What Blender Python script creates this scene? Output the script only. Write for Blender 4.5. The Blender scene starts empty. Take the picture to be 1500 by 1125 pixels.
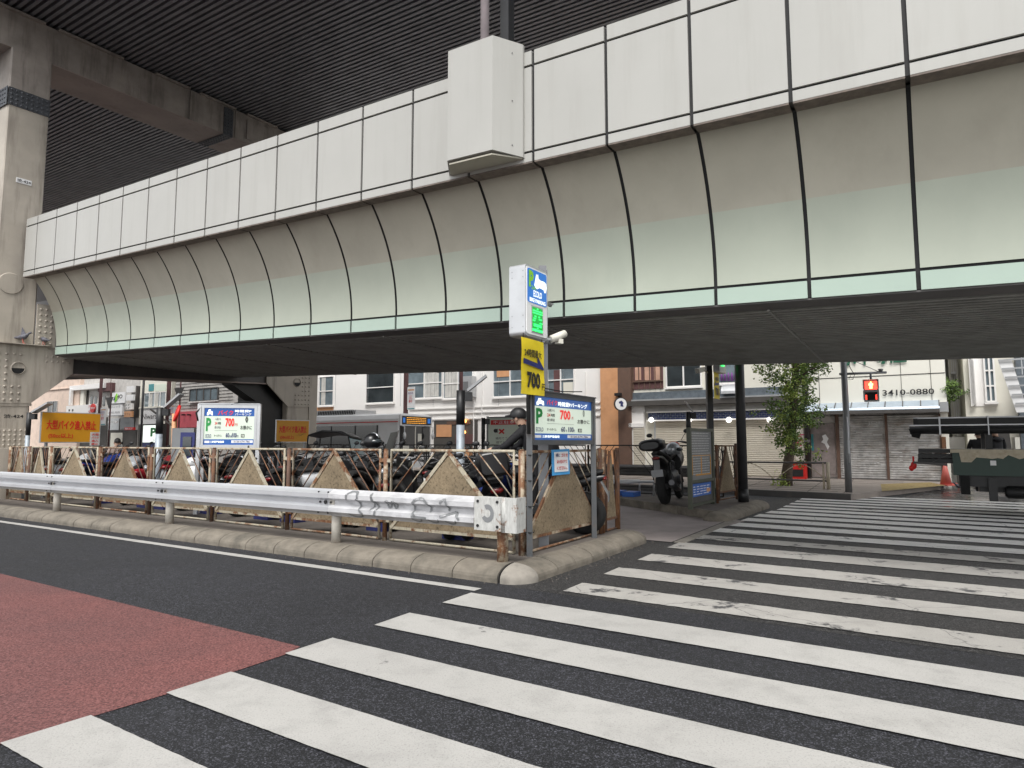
import bpy, math, random
from mathutils import Vector, Matrix
random.seed(7)
V = Vector
R = math.radians
sc = bpy.context.scene
COL = sc.collection
# ------------------------------------------------------------------ camera
FPX, HORIZ, EYE = 950.0, 648.0, 1.5
PITCH = math.atan((HORIZ-562.5)/FPX)
cam = bpy.data.cameras.new('camera'); camo = bpy.data.objects.new('camera', cam); COL.objects.link(camo)
cam.sensor_width = 36; cam.lens = 36*FPX/1500; cam.clip_end = 2000; cam.clip_start = 0.05
camo.location = (0, 0, EYE); camo.rotation_euler = (math.pi/2+PITCH, 0, 0)
sc.camera = camo
# ------------------------------------------------------------------ light
SUN_EL, SUN_AZ = 57, 192          # azimuth clockwise from +Y: the light comes from behind the camera
w = bpy.data.worlds.new('World'); sc.world = w; w.use_nodes = True
nt = w.node_tree; bg = nt.nodes['Background']
sky = nt.nodes.new('ShaderNodeTexSky'); sky.sky_type = 'NISHITA'; sky.sun_disc = False
sky.sun_elevation = R(SUN_EL); sky.sun_rotation = R(SUN_AZ); sky.air_density = 1.0; sky.dust_density = 1.5; sky.ozone_density = 1.0
hs = nt.nodes.new('ShaderNodeHueSaturation'); hs.inputs['Saturation'].default_value = 0.12
nt.links.new(sky.outputs[0], hs.inputs['Color']); nt.links.new(hs.outputs[0], bg.inputs['Color']); bg.inputs['Strength'].default_value = 0.15
sun = bpy.data.lights.new('sun', 'SUN'); suno = bpy.data.objects.new('sun', sun); COL.objects.link(suno)
sun.energy = 1.5; sun.angle = R(27); sun.color = (1, 0.97, 0.92)
d = V((math.sin(R(SUN_AZ))*math.cos(R(SUN_EL)), math.cos(R(SUN_AZ))*math.cos(R(SUN_EL)), math.sin(R(SUN_EL))))
suno.rotation_euler = d.to_track_quat('Z', 'Y').to_euler(); suno.location = (-10, -20, 30)
sc.view_settings.view_transform = 'Standard'; sc.view_settings.look = 'None'; sc.view_settings.exposure = 1.02; sc.view_settings.gamma = 1
# ------------------------------------------------------------------ frames
O2 = V((0.238, 7.689, 0)); G1 = V((-.8434, .5373, 0)); G2 = V((.5373, .8434, 0)); ZZ = V((0, 0, 1))
def S(s, w, z=0): return O2 + G1*s + G2*w + ZZ*z                 # the street: s along the fence (away, left), w across the street
E1 = V((-.842, .537, .038)); E2 = V((.530, .847, .036)); Q0 = V((.424, 7.985, 5.116))
def U(s, w, h): return Q0 + E1*s + E2*w + ZZ*h                   # the viaduct, which climbs a little
def ray(px, py):
    a = (px-750)/FPX; b = -(py-562.5)/FPX; c, s_ = math.cos(PITCH), math.sin(PITCH)
    return V((a, c-b*s_, s_+b*c))
def gnd(px, py, z=0.):                                            # a point of the ground seen at a pixel
    r = ray(px, py); return V((0, 0, EYE)) + r*((z-EYE)/r.z)
def dep(px, py, y):                                               # a point seen at a pixel, at its distance y
    r = ray(px, py); return V((0, 0, EYE)) + r*(y/r.y)
def toS(p): q = p-O2; return q.dot(G1), q.dot(G2), p.z
def onw(px, py, w_):                                              # s, z on the vertical plane w = w_ of the street
    r = ray(px, py); t = (w_+O2.dot(G2)-V((0, 0, EYE)).dot(G2))/r.dot(G2); p = V((0, 0, EYE))+r*t
    return (p-O2).dot(G1), p.z
# ------------------------------------------------------------------ materials
def mk(name): 
    m = bpy.data.materials.new(name); m.use_nodes = True; return m, m.node_tree, m.node_tree.nodes['Principled BSDF']
def N(nt, t, **k):
    n = nt.nodes.new(t)
    for a, b in k.items(): setattr(n, a, b)
    return n
def coords(nt, gen='Object', scale=(1, 1, 1)):
    tc = N(nt, 'ShaderNodeTexCoord'); mp = N(nt, 'ShaderNodeMapping'); mp.inputs['Scale'].default_value = scale
    nt.links.new(tc.outputs[gen], mp.inputs[0]); return mp.outputs[0]
def noise(nt, co, sc_, det=6, ro=.6):
    n = N(nt, 'ShaderNodeTexNoise'); n.inputs['Scale'].default_value = sc_; n.inputs['Detail'].default_value = det; n.inputs['Roughness'].default_value = ro
    nt.links.new(co, n.inputs['Vector']); return n.outputs[0]
def ramp(nt, fac, stops):
    r = N(nt, 'ShaderNodeValToRGB'); e = r.color_ramp.elements
    while len(e) < len(stops): e.new(.5)
    for i, (p, c) in enumerate(stops):
        e[i].position = p; e[i].color = (c, c, c, 1) if isinstance(c, (int, float)) else (*c, 1)
    nt.links.new(fac, r.inputs[0]); return r.outputs[0]
def mix(nt, f, a, b, mode='MIX'):
    m = N(nt, 'ShaderNodeMix', data_type='RGBA', blend_type=mode)
    for i, x in ((0, f), (6, a), (7, b)):
        if hasattr(x, 'type') and hasattr(x, 'node'): nt.links.new(x, m.inputs[i])
        else: m.inputs[i].default_value = x if i == 0 else (*x, 1)
    return m.outputs[2]
def bump(nt, p, h, st, dist=.01):
    b = N(nt, 'ShaderNodeBump'); b.inputs['Strength'].default_value = st; b.inputs['Distance'].default_value = dist
    nt.links.new(h, b.inputs['Height']); nt.links.new(b.outputs[0], p.inputs['Normal'])
MATS = {}
def mat(name, col, rough=.6, metal=0, var=.12, vs=3., dirt=0, dirtcol=(.05, .045, .04), ds=2., dstretch=(1, 1, 1), bs=0, bsc=60, spec=.5):
    """a painted, cast or moulded surface: base colour with mottling, optional dirt patches or streaks and a fine bump"""
    if name in MATS: return MATS[name]
    m, nt, p = mk(name); co = coords(nt)
    n = noise(nt, co, vs)
    lo = tuple(c*(1-var) for c in col); hi = tuple(min(1, c*(1+var)) for c in col)
    c = ramp(nt, n, [(.3, lo), (.7, hi)])
    if dirt:
        n2 = noise(nt, coords(nt, scale=dstretch), ds, 8, .65)
        f = ramp(nt, n2, [(.5, 0.), (.72, float(dirt))])
        c = mix(nt, f, c, dirtcol)
    nt.links.new(c, p.inputs['Base Color'])
    p.inputs['Roughness'].default_value = rough; p.inputs['Metallic'].default_value = metal; p.inputs['Specular IOR Level'].default_value = spec
    if bs: bump(nt, p, noise(nt, co, bsc, 4), bs)
    MATS[name] = m; return m
def rusty(name, paint, amount=.5, dark=(.10, .035, .015), scale=5.):
    if name in MATS: return MATS[name]
    m, nt, p = mk(name); co = coords(nt)
    n = noise(nt, co, scale, 10, .7); n2 = noise(nt, coords(nt, scale=(1, 1, .3)), scale*6, 6)
    rust = ramp(nt, n2, [(.3, dark), (.52, (.15, .068, .03)), (.78, (.27, .135, .06))])
    f = ramp(nt, n, [(amount-.06, 1.), (amount+.03, 0.)])
    pc = ramp(nt, n2, [(.3, tuple(x*.7 for x in paint)), (.65, paint)])
    nt.links.new(mix(nt, f, pc, rust), p.inputs['Base Color']); p.inputs['Roughness'].default_value = .75
    bump(nt, p, n, .5, .004); MATS[name] = m; return m
def emis(name, col, st):
    if name in MATS: return MATS[name]
    m, nt, p = mk(name); p.inputs['Base Color'].default_value = (*[c*.5 for c in col], 1)
    p.inputs['Emission Color'].default_value = (*col, 1); p.inputs['Emission Strength'].default_value = st; p.inputs['Roughness'].default_value = .3
    MATS[name] = m; return m
def glass(name, col, rough=.06):
    if name in MATS: return MATS[name]
    m, nt, p = mk(name); n = noise(nt, coords(nt), 1.3)
    nt.links.new(ramp(nt, n, [(.3, tuple(c*.5 for c in col)), (.7, col)]), p.inputs['Base Color'])
    p.inputs['Roughness'].default_value = rough; p.inputs['Specular IOR Level'].default_value = .9; MATS[name] = m; return m
def asphalt(name='asphalt', dark=(.005, .0053, .0065), mid=(.0125, .0132, .0155), lit=(.10, .10, .112), tint=1.):
    m, nt, p = mk(name); co = coords(nt)
    a = noise(nt, co, 95, 4, .8); b = noise(nt, co, .35, 5); n4 = noise(nt, co, 2.3, 8, .7)
    v = N(nt, 'ShaderNodeTexVoronoi'); v.inputs['Scale'].default_value = 135; nt.links.new(co, v.inputs['Vector'])
    sp = N(nt, 'ShaderNodeSeparateColor'); nt.links.new(v.outputs['Color'], sp.inputs[0])
    n5 = noise(nt, co, 16, 5, .75)
    stones = ramp(nt, sp.outputs[0], [(.30, dark), (.62, mid), (.80, tuple(x*.45 for x in lit)), (1., lit)])
    base = mix(nt, ramp(nt, a, [(.38, .85), (.5, .25), (.6, 0.)]), stones, dark)
    base = mix(nt, ramp(nt, n4, [(.62, 0.), (.67, .35)]), base, tuple(x*.4 for x in lit))
    base = mix(nt, 1.0, base, ramp(nt, n5, [(.38, (.62, .64, .70)), (.62, (1.32, 1.33, 1.42))]), 'MULTIPLY')
    nt.links.new(mix(nt, 1.0, base, ramp(nt, b, [(.3, .75*tint), (.7, 1.2*tint)]), 'MULTIPLY'), p.inputs['Base Color'])
    nt.links.new(ramp(nt, b, [(.35, .62), (.7, .8)]), p.inputs['Roughness'])
    bump(nt, p, mix(nt, .5, a, sp.outputs[0]), .8, .009); MATS[name] = m; return m
def redpaint():
    m, nt, p = mk('red_paving'); co = coords(nt)
    a = noise(nt, co, 70, 3, .75); b = noise(nt, co, .8, 5)
    base = ramp(nt, a, [(.36, (.058, .022, .020)), (.5, (.145, .056, .051)), (.66, (.245, .112, .102))])
    nt.links.new(mix(nt, 1.0, base, ramp(nt, b, [(.3, (.78, .8, .85)), (.7, (1.15, 1.0, 1.0))]), 'MULTIPLY'), p.inputs['Base Color'])
    p.inputs['Roughness'].default_value = .75; bump(nt, p, a, .8, .01); MATS['red_paving'] = m; return m
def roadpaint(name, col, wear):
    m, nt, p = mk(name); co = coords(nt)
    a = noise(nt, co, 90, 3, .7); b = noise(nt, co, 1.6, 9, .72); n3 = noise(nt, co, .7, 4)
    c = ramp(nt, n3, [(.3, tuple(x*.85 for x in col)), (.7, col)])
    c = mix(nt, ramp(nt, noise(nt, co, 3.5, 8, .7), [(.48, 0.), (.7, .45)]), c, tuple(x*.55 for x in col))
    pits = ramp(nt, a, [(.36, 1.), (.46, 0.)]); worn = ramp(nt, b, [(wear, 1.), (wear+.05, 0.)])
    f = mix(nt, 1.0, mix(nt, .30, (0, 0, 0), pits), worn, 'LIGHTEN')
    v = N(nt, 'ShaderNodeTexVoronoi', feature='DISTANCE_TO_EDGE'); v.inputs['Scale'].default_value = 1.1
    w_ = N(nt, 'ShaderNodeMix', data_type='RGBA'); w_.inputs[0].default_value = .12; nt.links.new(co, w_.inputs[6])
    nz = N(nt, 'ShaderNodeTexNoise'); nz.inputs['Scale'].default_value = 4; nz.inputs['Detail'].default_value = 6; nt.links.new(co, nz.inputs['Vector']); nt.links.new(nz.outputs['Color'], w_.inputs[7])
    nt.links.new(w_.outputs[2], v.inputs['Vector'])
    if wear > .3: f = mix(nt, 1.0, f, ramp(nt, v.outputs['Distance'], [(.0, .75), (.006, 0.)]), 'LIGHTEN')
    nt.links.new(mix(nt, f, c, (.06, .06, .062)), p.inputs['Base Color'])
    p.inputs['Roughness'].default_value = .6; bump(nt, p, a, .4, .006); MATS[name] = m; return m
asphalt(); asphalt('asphalt_old', (.009, .0085, .008), (.026, .0245, .023), (.14, .133, .125), 1.); redpaint(); roadpaint('white_new', (.42, .41, .39), .30); roadpaint('white_old', (.39, .375, .35), .40); roadpaint('white_far_lifted', (.78, .77, .74), .34)  # far stripe colour is lifted to make up for light the decks block
mat('kerb', (.165, .145, .117), .9, var=.25, vs=6, dirt=.8, dirtcol=(.06, .055, .045), ds=2.2, bs=.5, bsc=90)
mat('kerb_light', (.24, .22, .19), .85, var=.12, vs=9, dirt=.5, ds=3, bs=.4)
mat('pave', (.11, .095, .083), .9, var=.2, vs=2, dirt=.5, ds=2.5, bs=.5)
mat('joint', (.03, .028, .026), .9)
mat('driveway', (.27, .235, .225), .85, var=.12, vs=2, dirt=.45, dirtcol=(.12, .10, .095), ds=1.6, bs=.3)
mat('parapet', (.375, .37, .345), .38, var=.04, vs=.8, dirt=.5, dirtcol=(.32, .312, .285), ds=1.1, dstretch=(5, 5, .35))
mat('cove_beige', (.39, .368, .302), .5, var=.08, vs=1.2, dirt=.45, dirtcol=(.31, .285, .23), ds=1.2, dstretch=(1.6, 1.6, .6))
mat('cove_green', (.392, .42, .348), .45, var=.05, vs=1.0, dirt=.35, dirtcol=(.33, .36, .30), ds=1.2, dstretch=(1.6, 1.6, .6))
mat('skirt_green', (.36, .45, .385), .45, var=.04, vs=1.0)
mat('lip', (.15, .12, .10), .7, var=.3, vs=9, dirt=.6, ds=8)
mat('black_gap', (.008, .008, .009), .7)
mat('soffit', (.27, .27, .25), .6, metal=.2, var=.2, vs=3, dirt=.3, dirtcol=(.12, .09, .07), ds=2)
mat('soffit_top', (.24, .235, .25), .55, metal=.3, var=.2, vs=2)
mat('steel_dark', (.085, .080, .078), .6, metal=.1, var=.2, vs=1.5, dirt=.5, dirtcol=(.17, .14, .12), ds=1.6, dstretch=(1, 1, .3))
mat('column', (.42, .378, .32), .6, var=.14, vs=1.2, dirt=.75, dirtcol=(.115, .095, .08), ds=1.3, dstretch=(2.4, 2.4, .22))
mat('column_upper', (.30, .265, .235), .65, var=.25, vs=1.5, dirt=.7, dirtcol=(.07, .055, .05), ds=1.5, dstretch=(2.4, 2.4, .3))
mat('beam_under', (.34, .275, .245), .7, var=.2, vs=1, dirt=.5, dirtcol=(.08, .06, .055), ds=2)
mat('rivet_dark', (.085, .09, .10), .5, metal=.3)
mat('galv', (.53, .54, .56), .33, metal=.45, var=.06, vs=2, dirt=.25, dirtcol=(.35, .35, .36), ds=1.3, dstretch=(1, 1, 5))
mat('galv_dirty', (.50, .50, .51), .5, metal=.2, var=.15, vs=4, dirt=.85, dirtcol=(.20, .20, .21), ds=2.2, dstretch=(1, 1, 3))
mat('rail_post', (.40, .375, .33), .75, var=.2, vs=5, dirt=.7, dirtcol=(.16, .10, .06), ds=5)
rusty('rust_paint', (.38, .33, .25), .52); rusty('rust_heavy', (.40, .33, .24), .53, scale=4); rusty('rust_dark', (.11, .06, .04), .50); rusty('chipped', (.47, .47, .45), .415, scale=7)
rusty('cream_paint', (.42, .38, .29), .45, scale=7)
m, nt, p = mk('board_concrete'); co = coords(nt); a = noise(nt, co, 28, 8, .75); b = noise(nt, co, 2.2, 6)
nt.links.new(mix(nt, 1., ramp(nt, a, [(.36, (.05, .036, .02)), (.44, (.19, .145, .09)), (.7, (.29, .225, .145))]), ramp(nt, b, [(.3, .68), (.7, 1.15)]), 'MULTIPLY'), p.inputs['Base Color'])
p.inputs['Roughness'].default_value = .9; bump(nt, p, a, .5, .006); MATS['board_concrete'] = m
mat('frame_grey', (.085, .09, .095), .5, metal=.3, var=.15, dirt=.3, dirtcol=(.16, .10, .06), ds=5); mat('pole_grey', (.17, .175, .185), .5, metal=.3, var=.15, vs=4, dirt=.3); mat('grey_metal', (.22, .225, .23), .45, metal=.5, var=.12, vs=4, dirt=.3, ds=4)
mat('light_metal', (.50, .51, .52), .35, metal=.5, var=.06, vs=3, dirt=.2, dirtcol=(.25, .25, .25), ds=4)
mat('pole_blue', (.33, .37, .41), .5, metal=.2, var=.2, vs=6, dirt=.6, dirtcol=(.02, .02, .022), ds=6)
mat('black_paint', (.012, .012, .013), .45, var=.3, vs=4)
mat('dark_pole', (.022, .022, .024), .5, var=.3, vs=3)
mat('black_iron', (.02, .019, .018), .6, dirt=.3, dirtcol=(.1, .05, .03), ds=6)
mat('olive_frame', (.055, .065, .045), .5, dirt=.4, dirtcol=(.12, .08, .05), ds=6)
mat('rubber', (.006, .006, .006), .85, var=.3, vs=20)
mat('plastic_black', (.007, .007, .008), .45, var=.2); mat('seat', (.008, .008, .008), .7)
mat('chrome', (.62, .62, .64), .18, metal=.95, var=.05); mat('engine', (.09, .09, .095), .45, metal=.5, var=.3, vs=14)
mat('cowl_white', (.66, .67, .68), .25, var=.04, dirt=.15, ds=5); mat('cowl_red', (.22, .012, .018), .25); mat('cowl_blue', (.015, .03, .14), .25)
mat('cowl_black', (.008, .008, .009), .3); mat('cowl_silver', (.42, .44, .46), .3, metal=.5); mat('box_grey', (.46, .45, .43), .5)
glass('lens', (.35, .37, .4)); glass('screen', (.42, .42, .40), .12); glass('dark_glass', (.045, .055, .06)); glass('bus_glass', (.012, .014, .016), .12); glass('window', (.20, .25, .28)); glass('green_glass', (.03, .12, .11))
mat('curtain', (.55, .54, .51), .9, var=.15, vs=3); mat('white', (.78, .78, .78), .5, var=.03); mat('black', (.015, .015, .016), .5)
mat('yellow', (.55, .25, .008), .45, var=.06, vs=2); mat('yellow_bright', (.72, .56, .02), .5, var=.08, vs=5); mat('red', (.58, .012, .008), .5)
MATS['red_paint'] = MATS['red']
mat('tail_red', (.14, .008, .008), .3); mat('navy', (.02, .025, .12), .5); mat('blue', (.02, .11, .42), .45); mat('blue_light', (.05, .30, .62), .45); mat('green', (.01, .26, .05), .5); mat('green_letter', (.01, .10, .055), .5); mat('lime', (.25, .62, .03), .5)
mat('sign_cream', (.62, .68, .58), .5, var=.02); mat('orange', (.58, .30, .15), .6, var=.08, dirt=.3, dirtcol=(.4, .16, .05)); mat('brown', (.12, .07, .05), .7, dirt=.4)
mat('wall_white', (.80, .785, .765), .75, var=.04, vs=1, dirt=.15, dirtcol=(.5, .48, .46), ds=1, bs=.2); mat('wall_cream', (.70, .68, .60), .75, var=.05, vs=1, dirt=.25, dirtcol=(.4, .37, .31), ds=1)
mat('wall_pink', (.68, .54, .45), .8, var=.05, dirt=.2); mat('wall_grey', (.50, .48, .455), .8, dirt=.3); mat('wall_dark', (.07, .065, .06), .8, dirt=.3); mat('wall_brownred', (.11, .05, .05), .7)
mat('panel_cream', (.76, .745, .67), .6, var=.04, vs=.6); mat('tile_navy', (.015, .022, .07), .25, var=.5, vs=12); mat('slate', (.10, .12, .14), .6, var=.3, vs=6)
mat('shutter_cream', (.58, .54, .46), .55, var=.08, vs=1.5, dirt=.3, dirtcol=(.3, .26, .2), ds=1.5)
mat('shutter_grey', (.50, .49, .48), .5, metal=.3, var=.3, vs=4, dirt=.8, dirtcol=(.20, .15, .11), ds=1.2, dstretch=(1, 1, 2.2))
mat('awning', (.42, .49, .56), .35, metal=.3, var=.12, vs=2, dirt=.4, ds=2); mat('door_worn', (.26, .22, .21), .6, var=.2, vs=5, dirt=.6, dirtcol=(.12, .11, .10), ds=3)
mat('bark', (.10, .075, .055), .95, var=.4, vs=14, bs=1, bsc=30); mat('leaf', (.14, .23, .045), .6, var=.35, vs=4); mat('leaf_b', (.30, .38, .08), .6, var=.3, vs=5); mat('leaf_dark', (.07, .12, .035), .6, var=.4, vs=3)
mat('sidewalk', (.30, .26, .23), .85, var=.2, vs=3, dirt=.4, ds=3); mat('tactile', (.34, .26, .12), .8, var=.2, vs=6); mat('truck_green', (.004, .032, .02), .4, var=.2, dirt=.4, dirtcol=(.01, .02, .018), ds=3)
mat('truck_tan', (.50, .44, .33), .6, var=.15, vs=6, dirt=.6, dirtcol=(.25, .17, .10), ds=5); mat('pink_panel', (.58, .09, .12), .5); mat('cone', (.62, .15, .12), .5, var=.1, dirt=.3)
mat('skin', (.45, .28, .20), .6); mat('hair', (.015, .013, .012), .6); mat('jacket', (.006, .006, .008), .8, var=.3, vs=8); mat('jacket_beige', (.35, .27, .24), .8); mat('trousers', (.01, .011, .014), .85)
mat('pigeon', (.10, .10, .12), .6, var=.4, vs=25); mat('purple', (.16, .05, .22), .6); mat('beige_cloth', (.50, .30, .22), .7); mat('graffiti', (.17, .175, .18), .6); mat('graffiti_white', (.62, .62, .62), .6); mat('graffiti_pink', (.55, .06, .16), .6); mat('teal', (.05, .25, .27), .5)
emis('led_green', (.03, 1, .12), 1.6); emis('led_green_dim', (.01, .35, .05), .5); emis('led_amber', (1, .42, .04), .8); emis('led_red', (1, .05, .03), 2.2); emis('led_hot', (1, .55, .15), 3.); emis('box_blue', (.02, .15, .50), .40); emis('box_white', (.85, .92, .85), .6)
emis('text_red', (.75, .015, .01), .35); emis('text_white', (.95, 1, .95), .55); emis('globe', (1, .97, .9), 1.1); emis('warm_lamp', (1, .45, .12), 2.0); emis('board_face', (.75, .85, .72), .25); emis('board_blue', (.015, .11, .42), .22)
# ------------------------------------------------------------------ mesh building
ORG = {}
class MB:
    def __init__(s): s.v = []; s.f = []; s.m = []; s.sm = []
    def add(s, vs, fs, mi=0, smooth=False):
        o = len(s.v); s.v += [V(x) for x in vs]
        for f in fs: s.f.append([o+i for i in f]); s.m.append(mi); s.sm.append(smooth)
        return s
    def box8(s, p, mi=0):        # p: 8 points, bottom loop then top loop
        return s.add(p, [(3, 2, 1, 0), (4, 5, 6, 7), (0, 1, 5, 4), (1, 2, 6, 5), (2, 3, 7, 6), (3, 0, 4, 7)], mi)
    def fb(s, F, a0, a1, b0, b1, c0, c1, mi=0):
        return s.box8([F(a0, b0, c0), F(a1, b0, c0), F(a1, b1, c0), F(a0, b1, c0), F(a0, b0, c1), F(a1, b0, c1), F(a1, b1, c1), F(a0, b1, c1)], mi)
    def box(s, c, sx, sy, sz, rz=0, mi=0):
        M = Matrix.Rotation(rz, 3, 'Z'); c = V(c)
        return s.box8([c+M@V((x*sx/2, y*sy/2, z*sz/2)) for z in (-1, 1) for x, y in ((-1, -1), (1, -1), (1, 1), (-1, 1))], mi)
    def bar(s, a, b, t, u=None, mi=0):
        a = V(a); b = V(b); dd = (b-a).normalized(); up = V((0, 0, 1)) if abs(dd.z) < .95 else V((0, 1, 0))
        x = dd.cross(up).normalized()*t/2; y = x.cross(dd).normalized()*(u or t)/2
        return s.box8([a-x-y, a+x-y, a+x+y, a-x+y, b-x-y, b+x-y, b+x+y, b-x+y], mi)
    def tube(s, pts, r, n=10, cap=True, mi=0, smooth=True, flat=1.):
        pts = [V(p) for p in pts]; rs = r if isinstance(r, (list, tuple)) else [r]*len(pts); o = len(s.v); vs = []; prev = None
        for i, p in enumerate(pts):
            t = (pts[min(i+1, len(pts)-1)]-pts[max(i-1, 0)]).normalized()
            if prev is None: x = t.cross(V((0, 0, 1)) if abs(t.z) < .9 else V((1, 0, 0))).normalized()
            else: x = (prev-t*prev.dot(t)).normalized()
            prev = x; y = t.cross(x)
            for k in range(n):
                a = 2*math.pi*k/n; vs.append(p+x*math.cos(a)*rs[i]+y*math.sin(a)*rs[i]*flat)
        fs = []
        for i in range(len(pts)-1):
            for k in range(n): fs.append((i*n+k, i*n+(k+1) % n, (i+1)*n+(k+1) % n, (i+1)*n+k))
        s.add(vs, fs, mi, smooth)
        if cap: s.add([], [], mi); s.f.append([o+k for k in range(n)][::-1]); s.m.append(mi); s.sm.append(False); s.f.append([o+(len(pts)-1)*n+k for k in range(n)]); s.m.append(mi); s.sm.append(False)
        return s
    def prism(s, poly, dv, mi=0):   # poly: planar 3D points, extruded by dv
        n = len(poly); dv = V(dv); a = [V(p) for p in poly]
        s.add(a+[p+dv for p in a], [tuple(range(n))[::-1], tuple(range(n, 2*n))]+[(i, (i+1) % n, n+(i+1) % n, n+i) for i in range(n)], mi); return s
    def ext(s, F, prof, s0, s1, mi=0, smooth=False, closed=True):
        n = len(prof); vs = [F(s0, a, b) for a, b in prof]+[F(s1, a, b) for a, b in prof]
        fs = [(i, (i+1) % n, n+(i+1) % n, n+i) for i in range(n if closed else n-1)]
        s.add(vs, fs, mi, smooth)
        if closed: s.add(vs, [tuple(range(n))[::-1], tuple(range(n, 2*n))], mi)
        return s
    def ell(s, c, rx, ry, rz, n=12, m=8, rot=None, mi=0, zcut=-1.):
        c = V(c); M = rot or Matrix.Identity(3); vs = []; t0 = math.asin(max(-1, zcut))
        for i in range(m+1):
            t = t0+(math.pi/2-t0)*i/m
            for k in range(n):
                a = 2*math.pi*k/n; vs.append(c+M@V((rx*math.cos(t)*math.cos(a), ry*math.cos(t)*math.sin(a), rz*math.sin(t))))
        fs = [(i*n+k, i*n+(k+1) % n, (i+1)*n+(k+1) % n, (i+1)*n+k) for i in range(m) for k in range(n)]
        s.add(vs, fs, mi, True); 
        if zcut > -1: s.add([vs[k] for k in range(n)], [tuple(range(n))[::-1]], mi)
        return s
    def loft(s, secs, n=14, mi=0, cap=True, pw=1.):   # secs: (x, y, z, half width y, half height z) rings across x
        vs = []
        for x, y, z, a, b in secs:
            for k in range(n):
                t = 2*math.pi*k/n; cs, sn = math.cos(t), math.sin(t)
                vs.append(V((x, y+a*math.copysign(abs(cs)**pw, cs), z+b*math.copysign(abs(sn)**pw, sn))))
        fs = [(i*n+k, i*n+(k+1) % n, (i+1)*n+(k+1) % n, (i+1)*n+k) for i in range(len(secs)-1) for k in range(n)]
        s.add(vs, fs, mi, True)
        if cap: s.add([V(v) for v in vs[:n]], [tuple(range(n))], mi); s.add([V(v) for v in vs[-n:]], [tuple(range(n))[::-1]], mi)
        return s
    def build(s, name, mats, parent=None, loc=None):
        me = bpy.data.meshes.new(name); o = bpy.data.objects.new(name, me)
        if parent: org = ORG[parent.name]
        else: org = V(loc) if loc else V((0, 0, 0))
        me.from_pydata([v-org for v in s.v], [], s.f)
        if isinstance(mats, str): mats = [mats]
        for k in mats: me.materials.append(MATS[k])
        me.polygons.foreach_set('material_index', s.m); me.polygons.foreach_set('use_smooth', s.sm)
        import bmesh
        bm = bmesh.new(); bm.from_mesh(me); bmesh.ops.recalc_face_normals(bm, faces=bm.faces); bm.to_mesh(me); bm.free()
        COL.objects.link(o); ORG[o.name] = org
        if parent: o.parent = parent
        else: o.location = org
        return o
def tag(o, label=None, cat=None, group=None, kind=None):
    for k, x in (('label', label), ('category', cat), ('group', group), ('kind', kind)):
        if x: o[k] = x
    return o
def thing(name, label, cat, loc, group=None):
    o = bpy.data.objects.new(name, None); COL.objects.link(o); o.location = loc; o.empty_display_size = .2; ORG[o.name] = V(loc)
    return tag(o, label, cat, group)
def struct(mb, name, mats): return tag(mb.build(name, mats), kind='structure')
def txt(s, C, Rt, Up, h, m, parent, width=None, bold=.0, name='lettering', out=.003, loc=None):
    """writing as raised lettering: centred on C, Rt to the right, Up upwards"""
    cjk = any(ord(ch) > 0x2fff for ch in s); fat = cjk and bold >= .01
    if cjk: bold = min(bold, .006)
    cu = bpy.data.curves.new('t', 'FONT'); cu.body = s; cu.align_x = 'CENTER'; cu.size = 1; cu.offset = bold; cu.resolution_u = 2
    t = bpy.data.objects.new('t', cu); COL.objects.link(t); dg = bpy.context.evaluated_depsgraph_get(); dg.update()
    me = bpy.data.meshes.new_from_object(t.evaluated_get(dg)); bpy.data.objects.remove(t); bpy.data.curves.remove(cu)
    if not len(me.vertices): return None
    Rt = V(Rt).normalized(); Up = V(Up).normalized(); Nn = Rt.cross(Up)
    xs = [v.co.x for v in me.vertices]; ys = [v.co.y for v in me.vertices]
    cx, cy = (min(xs)+max(xs))/2, (min(ys)+max(ys))/2; ky = h/(max(ys)-min(ys)); kx = width/(max(xs)-min(xs)) if width else ky
    org = ORG[parent.name] if parent else V(loc)
    for v in me.vertices: v.co = V(C)+Rt*(v.co.x-cx)*kx+Up*(v.co.y-cy)*ky+Nn*out-org
    if fat:
        vs = [v.co.copy() for v in me.vertices]; fs = [tuple(p.vertices) for p in me.polygons]; n = len(vs); e = h*.013; av = []; af = []
        for i, (dx, dy) in enumerate(((-e, -e), (e, -e), (-e, e), (e, e))): av += [v+Rt*dx+Up*dy+Nn*.0004*i for v in vs]; af += [tuple(k+n*i for k in f) for f in fs]
        me = bpy.data.meshes.new(name); me.from_pydata(av, [], af)
    me.materials.clear(); me.materials.append(MATS[m]); me.name = name
    o = bpy.data.objects.new(name, me); COL.objects.link(o); o.parent = parent; ORG[o.name] = org
    return o
def copy_tree(o, parent=None):
    c = o.copy(); COL.objects.link(c); c.parent = parent; ORG[c.name] = ORG.get(o.name, V((0, 0, 0)))
    for ch in list(o.children): copy_tree(ch, c)
    return c
def rivet(mb, p, n, r=.018, hh=.014, mi=0):
    n = V(n).normalized(); x = n.cross(ZZ).normalized() if abs(n.z) < .9 else V((1, 0, 0)); y = n.cross(x); p = V(p)
    ring = lambda rr, h: [p+x*rr*math.cos(k*math.pi/3)+y*rr*math.sin(k*math.pi/3)+n*h for k in range(6)]
    mb.add(ring(r, 0)+ring(r*.8, hh*.7)+[p+n*hh], [(k, (k+1) % 6, 6+(k+1) % 6, 6+k) for k in range(6)]+[(6+k, 6+(k+1) % 6, 12) for k in range(6)], mi, True)
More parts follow.
